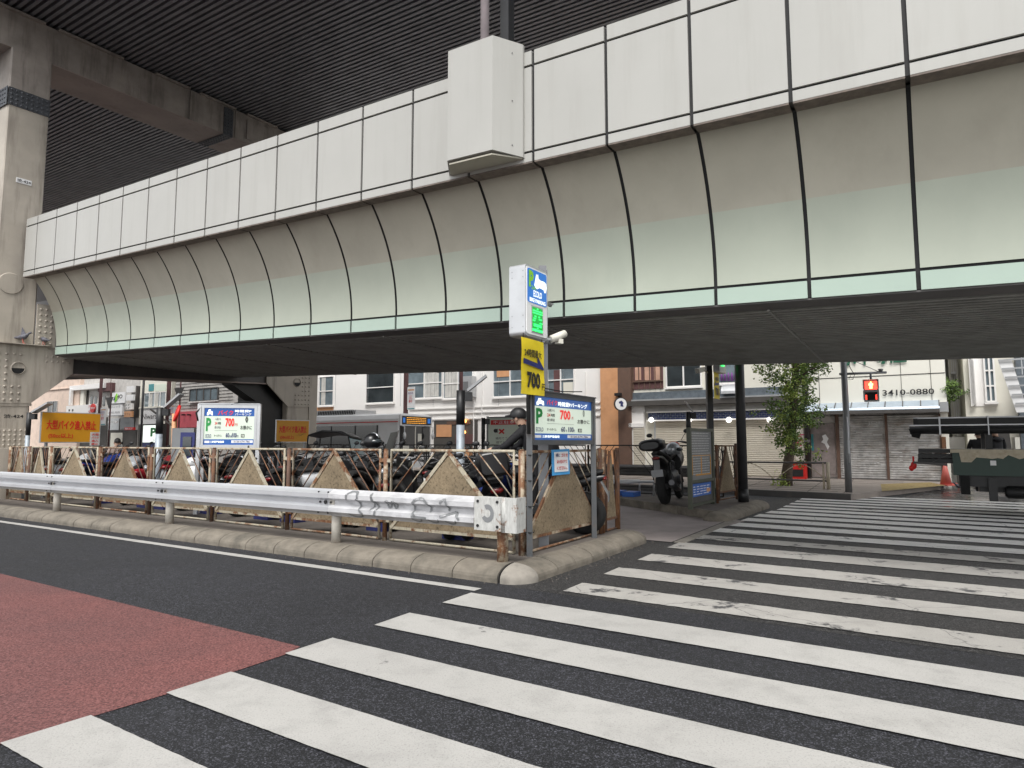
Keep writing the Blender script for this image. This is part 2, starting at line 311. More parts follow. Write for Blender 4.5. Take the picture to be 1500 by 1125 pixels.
#PART2
# ================================================================== ground and markings
mb = MB(); mb.add([(-400, -300, 0), (400, -300, 0), (400, 500, 0), (-400, 500, 0)], [(0, 1, 2, 3)]); struct(mb, 'road', 'asphalt')
mb = MB(); mb.add([gnd(-700, 670, .004), gnd(0, 840, .004), gnd(440, 947, .004), gnd(417, 959, .004), gnd(243, 1017, .004), gnd(0, 1090, .004), gnd(-300, 1189, .004)], [tuple(range(7))[::-1]]); struct(mb, 'bus_lane_paving', 'red_paving')
def KF(s, w_, z=0): return S(s, w_-.019*s, z)
def strip(mb, F, s0, s1, w0, w1, z, step=.25, jit=.004, mi=0):
    n = max(1, int(abs(s1-s0)/step)); a = []; b = []
    for i in range(n+1):
        s_ = s0+(s1-s0)*i/n; a.append(F(s_, w0+random.uniform(-jit, jit), z)); b.append(F(s_, w1+random.uniform(-jit, jit), z))
    mb.add(a+b, [(i, i+1, n+2+i, n+1+i) for i in range(n)], mi)
mb = MB(); strip(mb, KF, -.0, 60, -1.02, -1.15, .006); struct(mb, 'lane_line', 'white_new')
tips = [((-243, 1176), (-95, 1127)), ((0, 1091), (133, 1050)), ((243, 1017), (338, 986)), ((417, 959), (487, 936)), ((548, 917), (600, 899)), ((648, 884), (690, 869.5))]
mb = MB()
def stripe(mb, a, b, L, jit, z, mi=0):
    sa, wa, _ = toS(a); sb, wb, _ = toS(b); n = int(L/.05); va = []; vb = []
    for i in range(n+1):
        t = L*i/n; va.append(S(sa-t, wa+random.uniform(-jit, jit), z)); vb.append(S(sb-t, wb+random.uniform(-jit, jit), z))
    mb.add(va+vb, [(i, i+1, n+2+i, n+1+i) for i in range(n)], mi)
for a, b in tips: stripe(mb, gnd(*a), gnd(*b), 11, .0022, .010)
struct(mb, 'crosswalk', 'white_new')
tips2 = [((824, 867), (853, 855)), ((884, 842), (907, 832)), ((934, 821), (955, 812)), ((977, 803), (996, 795)), ((1008, 789), (1024, 784)), ((1036.7, 779), (1052, 774.2)), ((1063, 770.5), (1076, 766)), ((1084.7, 763.3), (1096, 759.4)), ((1103.3, 757.2), (1113, 753.6)), ((1120.3, 752), (1129.5, 748.9)), ((1137, 747.5), (1144.5, 744.9))]
mb = MB()
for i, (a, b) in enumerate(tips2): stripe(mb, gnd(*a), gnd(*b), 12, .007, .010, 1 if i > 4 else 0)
s_, w_, _ = toS(gnd(1137, 747.5))
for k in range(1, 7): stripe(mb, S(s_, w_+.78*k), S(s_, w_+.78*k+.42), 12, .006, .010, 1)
struct(mb, 'crosswalk', ['white_old', 'white_far_lifted'])
m, nt, p = mk('wet_road'); co = coords(nt); a = noise(nt, co, 62, 3, .75); b = noise(nt, co, 1.1, 6)
nt.links.new(ramp(nt, a, [(.4, (.01, .01, .011)), (.62, (.08, .08, .085))]), p.inputs['Base Color']); nt.links.new(ramp(nt, b, [(.4, .12), (.62, .45)]), p.inputs['Roughness']); bump(nt, p, a, .12, .004); MATS['wet_road'] = m
mb = MB(); mb.add([gnd(1290, 738, .006), gnd(1345, 722, .006), gnd(1392, 711, .006), gnd(1480, 706, .006), gnd(1700, 712, .006), gnd(1700, 752, .006), gnd(1460, 748, .006)], [tuple(range(7))]); struct(mb, 'wet_road', 'wet_road')
mb = MB(); mb.add([S(-.2, -.80, .002), S(-16, -.80, .002), S(-16, 13, .002), S(-.6, 13, .002)], [(0, 1, 2, 3)]); struct(mb, 'old_road', 'asphalt_old')
mb = MB(); rg = random.Random(2)
for k in range(260):
    s_ = rg.uniform(-.3, 15); c = KF(s_, -.75-abs(rg.gauss(0, .06)), .004) if k % 3 else S(-.35-abs(rg.gauss(0, .08)), rg.uniform(-.4, 3), .004); r_ = rg.uniform(.003, .010); mb.ell(c, r_*1.3, r_, r_*.7, 5, 3)
tag(mb.build('road_grit', 'pave'), 'loose grit and crumbs lying in the gutter along the kerb', 'grit', kind='stuff')
# near island: rounded kerb stones round a paved top
def prof(n=7, wd=.30, ht=.18): return [(0, 0), (0, .05)]+[(wd*(1-math.cos(a)), .05+(ht-.05)*math.sin(a)) for a in [math.pi/2*i/n for i in range(1, n+1)]]+[(wd, 0)]
PR = prof()
def kerb_run(mb, P, dv, nv, L, stone=.6, gap=.013, off=0., pr=PR):
    P = V(P); dv = V(dv).normalized(); nv = V(nv).normalized(); t = 0; k = 0
    while t < L-.02:
        t1 = min(L, t+stone); dz = random.uniform(-.003, .003); dn = random.uniform(-.004, .004)
        F = lambda s, a, b: P+dv*s+nv*(a+dn)+ZZ*(b+(dz if b > 0 else 0))
        mb.ext(F, pr, t+gap/2, t1-gap/2, smooth=False); t = t1
    F = lambda s, a, b: P+dv*s+nv*a+ZZ*b
    mb.ext(F, [(a+(.012 if a < .15 else -.012)*(1 if i else 1), max(0, b-.012)) for i, (a, b) in enumerate(pr)], 0, L, 1)
def kerb_corner(mb, C, a0, a1, n=8, rad=.30, mi=0, pr=PR):
    C = V(C); vs = []; m_ = len(pr)
    for i in range(n+1):
        a = a0+(a1-a0)*i/n
        for (q, z) in pr: vs.append(C+V((math.cos(a), math.sin(a), 0))*(rad-q)+ZZ*z)
    mb.add(vs, [(i*m_+j, i*m_+j+1, (i+1)*m_+j+1, (i+1)*m_+j) for i in range(n) for j in range(m_-1)], mi, True)
aG = lambda v: math.atan2(v.y, v.x)
mb = MB(); kd = (KF(1, 0)-KF(0, 0)).normalized(); kn = V((-kd.y, kd.x, 0)); kn = kn if kn.dot(G2) > 0 else -kn
kerb_run(mb, KF(.0, -.73), kd, kn, 15.2)
kerb_run(mb, S(-.33, -.43), G2, G1, 3.15, stone=.45)
kerb_corner(mb, S(-.03, -.43), aG(-G2), aG(-G2)+math.pi/2, mi=2)
kerb_corner(mb, S(-.03, 2.72), aG(-G1), aG(-G1)+math.pi/2)
kerb_run(mb, S(-.03, 3.02), G1, -G2, 15)
struct(mb, 'kerb', ['kerb', 'joint', 'kerb_light'])
mb = MB(); zt = .176; mb.add([S(-.03, -.43, zt), KF(0, -.44, zt), KF(15.4, -.44, zt), S(15.4, 2.74, zt), S(-.03, 2.74, zt)], [(0, 1, 2, 3, 4)]); mb.add([S(15.4, -.7, zt), S(60, -1.9, zt), S(60, 9, zt), S(15.4, 9, zt)], [(0, 1, 2, 3)])
mb.fb(S, 15.35, 15.4, -.7, 8.9, 0, zt-.002)
struct(mb, 'pavement', 'pave')
# driveway of pale concrete between the islands, with a flush border strip
mb = MB(); mb.add([S(-.62, 3.02, .012), S(-.95, 6.3, .012), S(2.4, 8.3, .012), S(15.3, 8.9, .012), S(15.3, 3.02, .012)], [tuple(range(5))]); struct(mb, 'driveway', 'driveway')
mb = MB(); mb.fb(S, -.66, -.64, 3.05, 6.05, .013, .017); mb.fb(S, -.82, -.66, 3.05, 6.2, .0, .015, 1); struct(mb, 'drain_border', ['joint', 'kerb_light'])
# far island
pts = [S(-.45, 6.15), S(-.55, 9.2), S(15, 9.9), S(15, 8.8), S(3.0, 8.45)]
mb = MB()
def kerb_poly(mb, pts, i, j):
    a, b = V(pts[i]), V(pts[j]); dd = (b-a).normalized(); nn = V((-dd.y, dd.x, 0)); c = sum((V(p) for p in pts), V())/len(pts)
    if nn.dot(c-a) < 0: nn = -nn
    kerb_run(mb, a-nn*.28+dd*.0, dd, nn, (b-a).length, stone=.6)
for i, j in ((0, 1), (1, 2), (4, 0)): kerb_poly(mb, pts, i, j)
d01 = (pts[1]-pts[0]).normalized(); kerb_corner(mb, pts[0]+V((0, 0, 0))+(d01*.02), aG(-G2)-.75, aG(-G1)+.1, rad=.28); kerb_corner(mb, pts[1], aG(-G1)-.1, aG(G2)+.1, rad=.28)
struct(mb, 'kerb', ['kerb', 'joint', 'kerb_light'])
mb = MB(); mb.add([p+ZZ*.176 for p in pts], [tuple(range(5))]); struct(mb, 'pavement', 'pave')
# far pavement in front of the shops, with its kerb and tactile paving
sp = [S(-2.2, 12.5), S(1.0, 12.9), S(7, 13.2), S(9.5, 17.2), S(70, 17.6), S(70, 20.7), S(-4.5, 20.7), S(-4.3, 18.6)]
mb = MB(); zt = .15; n_ = len(sp); mb.add([p+ZZ*zt for p in sp]+sp, [tuple(range(n_))]+[(i, (i+1) % n_, n_+(i+1) % n_, n_+i) for i in range(n_)]); struct(mb, 'pavement', 'sidewalk')
mb = MB()
for i in range(4):
    a, b = sp[i], sp[i+1]; dd = (b-a).normalized(); nn = V((-dd.y, dd.x, 0)); nn = nn if nn.dot(G2) > 0 else -nn
    mb.box8([a-nn*.03, b-nn*.03, b+nn*.12, a+nn*.12, a-nn*.03+ZZ*.165, b-nn*.03+ZZ*.165, b+nn*.12+ZZ*.165, a+nn*.12+ZZ*.165])
struct(mb, 'kerb', 'steel_dark')
mb = MB(); tp = [gnd(1292, 719.5, .155), gnd(1385, 711, .155), gnd(1362, 706.5, .155), gnd(1290, 709, .155)]; mb.add(tp, [(0, 1, 2, 3)])
for i in range(16):
    for j in range(5):
        a = tp[0].lerp(tp[1], (i+.5)/16); b = tp[3].lerp(tp[2], (i+.5)/16); c = a.lerp(b, (j+.5)/5); mb.box(c+ZZ*.004, .10, .04, .008, aG(G1), 0)
struct(mb, 'tactile_paving', 'tactile')
mb = MB()
for k in range(10):
    a = S(-2+k*.9, 12.9, .153); b = S(-1.6+k*.9, 20.3, .153); mb.bar(a, b, .012, .004)
for k in range(8): mb.bar(S(-3.2 if k > 4 else -1.8, 13.4+k*.9, .153), S(7, 13.6+k*.9, .153), .012, .004)
struct(mb, 'pavement_joints', 'joint')
mb = MB(); rp = [S(-5.2, 19.5), S(-7.2, 14.9), S(-16, 14.9), S(-16, 30), S(-5.2, 30)]; mb.add([p+ZZ*.15 for p in rp]+rp, [tuple(range(5))]+[(i, (i+1) % 5, 5+(i+1) % 5, 5+i) for i in range(5)]); struct(mb, 'pavement', 'sidewalk')

# ================================================================== lower viaduct deck
BAY = 1.033; SL = 15.30; SR = -3.952-BAY*9
root = thing('elevated_road', 'low viaduct deck clad in white parapet panels over a curved beige and pale green cove', 'viaduct', U(SL, 1, -1.93))
mb = MB()     # concrete and steel body
mb.ext(U, [(.03, 1.49), (.03, .01), (.27, .03), (.50, -.28), (.72, -.72), (.86, -1.2), (.90, -1.7), (.90, -1.915), (1.0, -1.94), (6.5, -2.20), (6.7, -2.0), (6.95, 0), (6.95, 1.5), (6.75, 1.5), (6.75, .3), (.25, .3), (.25, 1.49)], SR, SL-.02)
mb.ext(U, [(1.2, -.3), (1.2, -1.9), (6.5, -2.16), (6.9, 0), (6.95, 1.4), (.5, 1.4)], SL-.02, 62, 0)
mb.build('deck_body', 'steel_dark', root)
sof = MB()    # soffit slats along the deck
k = 0; w_ = 1.12
while w_ < 6.45:
    h_ = -1.95-(w_-1.0)*.047
    sof.fb(U, SR, SL+.2, w_, w_+.075, h_-.055, h_-.005); w_ += .15
for k in range(0, 28, 3): 
    s_ = SR+1.5+k*BAY; sof.ext(U, [(1.05, -2.015), (6.45, -2.27), (6.45, -2.24), (1.05, -1.985)], s_, s_+.03)
tag(sof.build('soffit_slat', 'soffit', root), kind='stuff') if False else sof.build('soffit_lining', 'soffit', root)
mb = MB(); mb.ext(U, [(.85, -1.93), (1.06, -1.955), (1.06, -2.0), (.85, -1.95)], SR, SL); mb.build('edge_plate', 'steel_dark', root)
GP = .021
def cove_pt(t): # t 0..1
    a = math.radians(39.5)*(1-t); return (.84-2.67*(1-math.cos(a)), -1.70+2.67*math.sin(a))
def bay(s0, s1):
    a, b = s0+GP, s1-GP
    p = MB()
    for h0, h1 in ((0, .115), (.146, 1.286), (1.320, 1.505)):
        p.fb(U, a, b, .0, .028, h0, h1)
    p.build('parapet_panel', 'parapet', root)
    l = MB(); l.fb(U, a, b, .0, .215, -.022, -.004); l.build('lip_panel', 'lip', root)
    c = MB(); n = 18; ts = [i/n for i in range(n+1)]; tsp = .52
    up = [cove_pt(t) for t in ts if t <= tsp]+[cove_pt(tsp)]; lo = [cove_pt(tsp)]+[cove_pt(t) for t in ts if t > tsp]
    for prf, mi in ((up, 0), (lo, 1)): c.ext(U, prf, a, b, mi, True, closed=False)
    c.add([], []); o = c.build('cove_panel', ['cove_beige', 'cove_green'], root)
    k = MB(); k.fb(U, a, b, .826, .85, -1.93, -1.735); k.build('skirt_panel', 'skirt_green', root)
s_ = -3.952-BAY*7
while s_ < SL-.1: bay(s_, min(s_+BAY, SL)); s_ += BAY
mb = MB(); mb.ext(U, [(.20, -.005), (.24, -.012)]+[(cove_pt(i/18)[0]+.022, cove_pt(i/18)[1]+.006) for i in range(19)]+[(.86, -1.92), (.9, -1.92), (.9, .02)], SR, SL-.01, 0); mb.fb(U, SR, SL-.03, .0283, .0296, .012, 1.485); mb.build('backing', 'black_gap', root)
# the pilaster box on the parapet
bx = thing('junction_housing', 'white faceted metal housing fixed to the parapet with a pipe rising from it', 'housing', U(.95, -.2, .05))
pl = [(1.55, .0), (1.30, -.37), (.57, -.37), (.31, -.04), (.31, .0)]
mb = MB(); mb.prism([U(s, w_, .06+.04*(w_ < -.2)-.0) for s, w_ in pl], ZZ*1.54); mb.build('casing', 'parapet', bx)
mb = MB(); mb.prism([U(s+(.02 if s < 1 else -.02), w_+.02, .045) for s, w_ in pl], ZZ*.02); mb.build('underside', 'cove_beige', bx)
mb = MB()
for h_ in (.2, .8, 1.45): rivet(mb, U(.40, -.16, h_)-V((0, 0, 0)), -E1*.6-E2*.6, .008)
mb.build('screw', 'grey_metal', bx)
mat('pipe_mauve', (.42, .36, .37), .5, dirt=.3); pp = thing('drain_pipe', 'mauve grey drain pipe rising from the white housing to the upper deck', 'pipe', U(.98, .15, 1.6))
mb = MB(); mb.tube([U(1.02, .10, 1.45), U(1.02, .10, 7.2)], .062, 14); mb.tube([U(1.02, .10, 3.2), U(1.02, .10, 3.26)], .072, 14); mb.build('pipe', 'pipe_mauve', pp)
mb = MB(); mb.fb(U, .72, .86, .25, .40, 1.4, 7.2); mb.build('duct', 'black_paint', pp)

# ================================================================== upper viaduct
up = thing('upper_viaduct', 'dark upper viaduct whose ribbed steel underside roofs the whole crossing', 'viaduct', U(15.5, 4, 7.1))
mb = MB(); mb.fb(U, -14, 60, -1.7, 10.2, 7.30, 8.3); mb.fb(U, -14, 60, -1.9, -1.7, 7.0, 8.9); mb.fb(U, -14, 60, 10.2, 10.4, 7.0, 8.9); mb.build('deck', 'steel_dark', up)
mb = MB(); w_ = -1.65
while w_ < 10.1:
    mb.fb(U, -14, 60, w_, w_+.085, 7.06, 7.22); w_ += .165
for s_ in range(-12, 60, 4): mb.fb(U, s_, s_+.12, -1.6, 10.1, 7.16, 7.30)
mb.build('ribbed_lining', 'soffit_top', up)
# ================================================================== pier
SC = 15.52
pier = thing('viaduct_pier', 'riveted beige steel portal pier carrying both viaduct decks', 'pier', U(SC+.6, 0, -5.7))
def column(w0, w1, top, name='column'):
    c = MB(); ch = .03
    pr = [(SC, w0+ch), (SC, w1-ch), (SC+ch, w1), (SC+1.1, w1), (SC+1.1, w0), (SC+ch, w0)]
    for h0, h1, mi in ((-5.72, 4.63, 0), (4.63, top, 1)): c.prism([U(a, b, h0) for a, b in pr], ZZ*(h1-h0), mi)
    return c
c1 = column(-.50, .43, 6.0); c1.fb(U, SC-.02, SC+1.12, -.53, .46, -3.29, -3.22); o1 = c1.build('column', ['column', 'column_upper'], pier)
c2 = column(8.48, 9.45, 6.0); c2.fb(U, SC+.0, SC+1.1, 9.47, 9.85, -5.8, 6.0); o2 = c2.build('column', ['column', 'column_upper'], pier)
def haunch(wa, wb, sgn, par):
    h = MB(); wm = wb if sgn > 0 else wa; f = SC-.035
    # plate outline in (w, h)
    if sgn > 0: P_ = [(wa-.03, -3.22), (wb, -3.22), (wb+.94, -2.40), (wb+.94, -2.0), (wb+.36, -1.70), (wa-.03, -1.70)]
    else: P_ = [(wb+.03, -3.22), (wa, -3.22), (wa-.94, -2.40), (wa-.94, -2.0), (wa-.36, -1.70), (wb+.03, -1.70)]
    h.prism([U(f, a, b) for a, b in P_], E1*.05); o = h.build('haunch_plate', 'column', par)
    r = MB()
    for i in range(5):
        for j in range(8):
            w_ = (wa+.03+i*.155) if sgn > 0 else (wb-.03-i*.155); hh_ = -3.13+j*.165
            if i > 2 and 2 < j < 7 : continue
            rivet(r, U(f, w_, hh_), -E1, .033, .032)
    for i in range(5):
        for j in range(2): rivet(r, U(f, (wb+.30+i*.13) if sgn > 0 else (wa-.30-i*.13), -1.98-j*.13), -E1, .028, .022)
    r.build('rivet_field', 'column', o)
    g = MB(); cc = U(f-.004, (wa+.60) if sgn > 0 else (wb-.60), -2.33); q = 20
    ring = lambda rr, dn: [cc-E1*dn+E2*rr*math.cos(2*math.pi*k/q)+ZZ*rr*math.sin(2*math.pi*k/q) for k in range(q)]
    g.add(ring(.17, 0)+ring(.15, .03)+ring(.145, -.0), [(k, (k+1) % q, q+(k+1) % q, q+k) for k in range(q)]+[(q+k, q+(k+1) % q, 2*q+(k+1) % q, 2*q+k) for k in range(q)])
    g.add(ring(.145, .002), [tuple(range(q))], 0)
    g.add([cc-E1*.006+E2*.143*math.cos(a)+ZZ*.143*math.sin(a) for a in [math.pi*(1.0+i/10) for i in range(11)]], [tuple(range(11))], 1)
    g.build('hand_hole', ['column', 'black_gap'], o)
    return o
m = MB(); m.fb(U, SC+.25, SC+1.3, 7.35, 8.46, -5.75, -1.9); m.prism([U(SC+.25, a, b) for a, b in ((7.35, -3.05), (7.35, -2.3), (6.4, -2.3), (6.4, -2.5))], E1*.6); m.build('column', 'black_paint', pier)  # extra black box: shade on the second column's side, put into the colour
haunch(-.50, .43, 1, o1.parent); haunch(8.48, 9.45, -1, o2.parent)
mb = MB(); f = SC-.004; cc = U(f, -.17, -.18); q = 28
for r0, r1, dn in ((.275, .262, .02), (.13, .118, .016)):
    mb.add([cc-E1*0+E2*r0*math.cos(2*math.pi*k/q)+ZZ*r0*math.sin(2*math.pi*k/q) for k in range(q)]+[cc-E1*dn+E2*r1*math.cos(2*math.pi*k/q)+ZZ*r1*math.sin(2*math.pi*k/q) for k in range(q)], [(k, (k+1) % q, q+(k+1) % q, q+k) for k in range(q)])
    mb.add([cc-E1*dn+E2*r1*math.cos(2*math.pi*k/q)+ZZ*r1*math.sin(2*math.pi*k/q) for k in range(q)], [tuple(range(q))])
mb.build('bearing_cover', 'column', pier)
mb = MB(); mb.fb(U, SC-.05, SC+.0, .44, .90, -1.75, -.62)
rv = MB()
for i in range(3):
    for j in range(7): rivet(rv, U(SC-.05, .52+i*.13, -1.65+j*.15), -E1, .034, .025)
o = mb.build('splice_plate', 'column', pier); rv.build('rivet_field', 'column', o)
def splice(w0, w1, h0, h1, side=True, name='splice_plate', M='rivet_dark', s_=SC):
    p = MB(); p.fb(U, s_-.02, s_+.01, w0, w1, h0, h1)
    if side: p.fb(U, s_-.01, s_+1.1, w0-.04, w0-.02, h0-.02, h1)
    o = p.build('splice_plate', M, pier); r = MB(); ni = int((w1-w0)/.13); nj = max(2, int((h1-h0)/.115))
    for i in range(ni+1):
        for j in range(nj): rivet(r, U(s_-.02, w0+.06+i*(w1-w0-.12)/ni, h0+.06+j*(h1-h0-.12)/(nj-1)), -E1, .032, .024)
    if side:
        for i in range(7):
            for j in range(nj): rivet(r, U(s_+.1+i*.14, w0-.04, h0+.06+j*(h1-h0-.12)/(nj-1)), -E2, .032, .024)
    r.build('rivet_field', M, o)
splice(-.50, .43, 4.45, 4.92); splice(-.50, .43, -4.45, -3.85, M='column'); splice(8.48, 9.45, -4.6, -3.7, M='column', side=False)
# beams
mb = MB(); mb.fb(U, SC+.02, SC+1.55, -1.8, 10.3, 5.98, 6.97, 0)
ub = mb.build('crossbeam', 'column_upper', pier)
mb = MB(); mb.fb(U, SC+.03, SC+1.54, .44, 10.2, 5.955, 5.978); mb.build('bottom_flange', 'beam_under', ub)
mb = MB()
for a, b in ((-.95, .18), (.5, 2.2), (3.15, 4.25), (4.6, 5.9), (6.35, 7.6)): mb.fb(U, SC-.10, SC+.03, a, b, 6.93, 6.985)
for a in (4.32, 5.95): mb.fb(U, SC-.01, SC+.03, a, a+.06, 5.98, 6.95)
mb.fb(U, SC-.015, SC+.03, 6.4, 7.5, 6.1, 6.8); mb.build('stiffener', 'column_upper', ub)
p_ = MB(); p_.fb(U, SC-.012, SC+.03, 5.52, 5.86, 5.97, 6.9); p_.fb(U, SC+.0, SC+1.5, 5.52, 5.86, 5.93, 5.955); o = p_.build('splice_plate', 'rivet_dark', ub)
r = MB()
for i in range(3):
    for j in range(8): rivet(r, U(SC-.012, 5.58+i*.11, 6.03+j*.115), -E1, .034, .028)
    for j in range(11): rivet(r, U(SC+.1+j*.135, 5.58+i*.11, 5.93), -ZZ, .034, .028)
r.build('rivet_field', 'rivet_dark', o)
mb = MB(); mb.fb(U, SC+.05, SC+1.4, .43, 8.5, -2.40, -1.7); lb = mb.build('crossbeam', 'steel_dark', pier)
mb = MB(); mb.fb(U, SC+.0, SC+1.5, .45, 8.5, -2.44, -2.402); mb.build('bottom_flange', 'beam_under', lb)
# plinth and number plates
mb = MB(); mb.fb(S, 14.45, 16.9, -.75, 1.0, .0, 1.36); mb.build('plinth', 'column', pier)
o = MB(); o.fb(U, SC-.012, SC+.0, -.21, .13, 2.47, 2.60); pl_ = o.build('number_plate', 'white', pier); txt('渋-424', U(SC-.012, -.04, 2.535), E2, ZZ, .085, 'black', pl_, .30, .02)
txt('渋-424', U(SC-.002, .09, -3.55), E2, ZZ, .10, 'black', pier, .42, .03)
#PART3
# ================================================================== fences
def fence_panel(par, F, a, b, zt, slab=True, paint='rust_paint', barm='rust_paint', z0=.20, bars=4, nbar=None, step=.0):
    """one guard fence panel between a and b: tube frame, triangular board in an angle frame, slanting bars on either side"""
    W = b-a; T = lambda x, y, z: F(a+x, y, z); zb = z0+.16
    m = MB(); r = .021
    m.tube([T(.03, 0, z0), T(.03, 0, zt), T(W-.03, 0, zt), T(W-.03, 0, z0)], r, 8)
    m.tube([T(.03, 0, z0), T(W-.03, 0, z0)], .016, 8); m.bar(T(.03, 0, zb), T(W-.03, 0, zb), .035, .035)
    for z in (z0+.25, zt-.14): m.bar(T(-.05, 0, z), T(.03, 0, z), .03, .05); m.bar(T(W-.03, 0, z), T(W+.05, 0, z), .03, .05)
    o = m.build('fence_panel', paint, par)
    H = zt-.03-zb; half = (W-.10)/2; cx = W/2
    if slab:
        s = MB(); s.prism([T(cx-half+.02, -.012, zb+.02), T(cx+half-.02, -.012, zb+.02), T(cx, -.012, zt-.07)], (T(0, .03, 0)-T(0, 0, 0))); s.build('infill_board', 'board_concrete', o)
        e = MB(); e.bar(T(cx-half, -.01, zb), T(cx, -.01, zt-.02), .03, .045); e.bar(T(cx+half, -.01, zb), T(cx, -.01, zt-.02), .03, .045); e.build('board_edging', paint, o)
    e = MB(); sl = H/half
    for k in range(1, bars+1):
        off = half*k/(bars+.6)+.02
        for sg in (-1, 1):
            xt = cx+sg*off; xb = cx+sg*(W/2-.03); zl = zt-.02-(abs(xb-xt))*sl
            if zl < zb: xb = xt+sg*(H/sl); zl = zb
            e.tube([T(xt, .012, zt-.01), T(xb, .012, zl)], .0085, 6)
    e.build('diagonal_bars', barm, o); return o
def post(par, F, a, zt, r=.032, M='rust_heavy', z0=.17, v=0., name='post'):
    m = MB(); m.tube([F(a, v, z0), F(a, v, zt)], r, 12); m.tube([F(a, v, zt), F(a, v, zt+.012)], [r*1.08, r*.6], 12); return m.build(name, M, par)
ZT = 1.405
fn = thing('guard_fence', 'long rusty cream guard fence with triangular concrete boards behind the crash barrier', 'fence', S(7, 0, .17))
ps = [.15, 2.33, 4.34, 6.27, 8.20, 10.10, 12.20, 13.25, 14.30]
for i, a in enumerate(ps): post(fn, S, a, ZT-.005, .032 if i else .036, ['rust_dark', 'rust_heavy', 'rust_dark', 'rust_dark', 'rust_dark', 'rust_dark', 'rust_heavy', 'rust_dark', 'rust_heavy'][i])
for i in range(len(ps)-1): fence_panel(fn, S, ps[i]+.075, ps[i+1]-.075, ZT-.01, paint='cream_paint' if i % 3 != 1 else 'rust_paint', barm=['rust_paint', 'rust_dark', 'rust_dark', 'rust_dark', 'rust_dark'][i % 5])
def SF(u, v, z): return S(.14, .0, 0)+G2*u+(-G1)*v+ZZ*z       # along the crossing side of the near island
fs = thing('guard_fence', 'rusty fence at the crosswalk end of the parking island, a price board standing before it', 'fence', SF(1.2, 0, .17))
post(fs, SF, .0, ZT+.0, .034, 'rust_heavy'); post(fs, SF, 2.17, ZT, .034, 'rust_dark'); post(fs, SF, 2.82, ZT, .034, 'rust_dark'); post(fs, SF, 2.27, ZT-.02, .03, 'rust_heavy')
fence_panel(fs, SF, .07, 2.10, ZT-.02, paint='rust_heavy', barm='rust_paint'); fence_panel(fs, SF, 2.33, 2.78, ZT-.02, paint='rust_dark', barm='rust_dark', bars=2)
# fence of the far island, end towards the crossing
def IF(u, v, z): return S(-.02, 7.9, 0)+(S(-.12, 9.15)-S(-.02, 7.9)).normalized()*u+(-G1)*v+ZZ*z
fi = thing('guard_fence', 'short dark fence with a triangular brown board beside the green framed notice board', 'fence', IF(.6, 0, .17))
post(fi, IF, 1.27, 1.46, .034, 'rust_dark'); post(fi, IF, -.02, 1.44, .03, 'rust_dark'); fence_panel(fi, IF, .05, 1.2, 1.42, paint='rust_dark', barm='black_iron', bars=3, z0=.24)
# back fence of the parking lot in black iron
fb_ = thing('back_fence', 'black iron fence with slanting bars along the far edge of the motorcycle parking', 'fence', S(4, 9.35, .17))
def BF(u, v, z): return S(u, 9.35+.03*u, 0)+G2*v+ZZ*z
u0 = .15; k = 0
while u0 < 15:
    L = 1.95 if k else 1.75
    fence_panel(fb_, BF, u0+.06, u0+L-.06, 1.42, slab=False, paint='black_iron', barm='black_iron', bars=4); post(fb_, BF, u0+L, 1.42, .03, 'black_iron'); u0 += L+.0; k += 1
# ================================================================== crash barrier
def W_(z): # corrugation: distance towards the road at height z above the lower edge
    pts_ = [(0, 0), (.025, .025), (.06, .082), (.115, .082), (.15, .012), (.20, .012), (.235, .082), (.29, .082), (.325, .025), (.35, 0)]
    for (a, b), (c, d_) in zip(pts_, pts_[1:]):
        if z <= c: return b+(d_-b)*(z-a)/(c-a)
    return 0
ZS = [0, .012, .025, .04, .06, .075, .10, .115, .13, .15, .175, .20, .22, .235, .25, .275, .29, .305, .325, .34, .35]
def GF(s, v, z): return S(s, -.50-.02*s-v, z)
gr = thing('crash_barrier', 'white corrugated crash barrier along the road, its crossing end scratched and tagged with grey graffiti', 'guardrail', GF(6, 0, .17))
Z0 = .535
def railseg(s0, s1, M, lap=0.):
    m = MB(); vs = []
    for s_ in (s0, s1):
        for z in ZS: vs.append(GF(s_, W_(z)+lap, Z0+z))
        for z in ZS[::-1]: vs.append(GF(s_, W_(z)+lap-.005, Z0+z))
    n = len(ZS)*2
    m.add(vs, [(i, (i+1) % n, n+(i+1) % n, n+i) for i in range(n)]+[tuple(range(n))[::-1], tuple(range(n, 2*n))], 0, False); o = m.build('rail', M, gr); return o
segs = [(.42, 2.95, 'galv_dirty', .0), (2.75, 6.75, 'galv', .006), (6.55, 10.45, 'galv', .0), (10.25, 15.6, 'galv', .006)]
rails = [railseg(*s_) for s_ in segs]
for s_, m_ in ((.13, 'rust_heavy'), (2.74, 'rail_post'), (6.55, 'rail_post'), (10.3, 'rail_post'), (14.2, 'rail_post')):
    m = MB(); m.tube([GF(s_, -.07, .17), GF(s_, -.07, .62)], .064, 16); m.bar(GF(s_, -.03, .71), GF(s_, .02, .71), .09, .09); m.build('post', m_, gr)
for s_ in (2.85, 6.65, 10.35):
    for dx, z, r_ in ((-.09, .04, .011), (.09, .04, .011), (-.09, .31, .011), (.09, .31, .011), (0, .175, .026), (-.10, .175, .014), (.10, .175, .014)):
        m = MB(); p0 = GF(s_+dx, W_(z)+.009, Z0+z); m.tube([p0, p0-G2*.014], r_, 10); m.build('bolt', 'black_paint', gr)
m = MB(); m.fb(GF, .05, .40, .075, .098, Z0-.01, Z0+.355); m.fb(GF, .05, .40, -.01, .075, Z0-.012, Z0+.0); m.fb(GF, .05, .40, -.01, .075, Z0+.345, Z0+.357); e1_ = m.build('end_plate', 'chipped', gr)
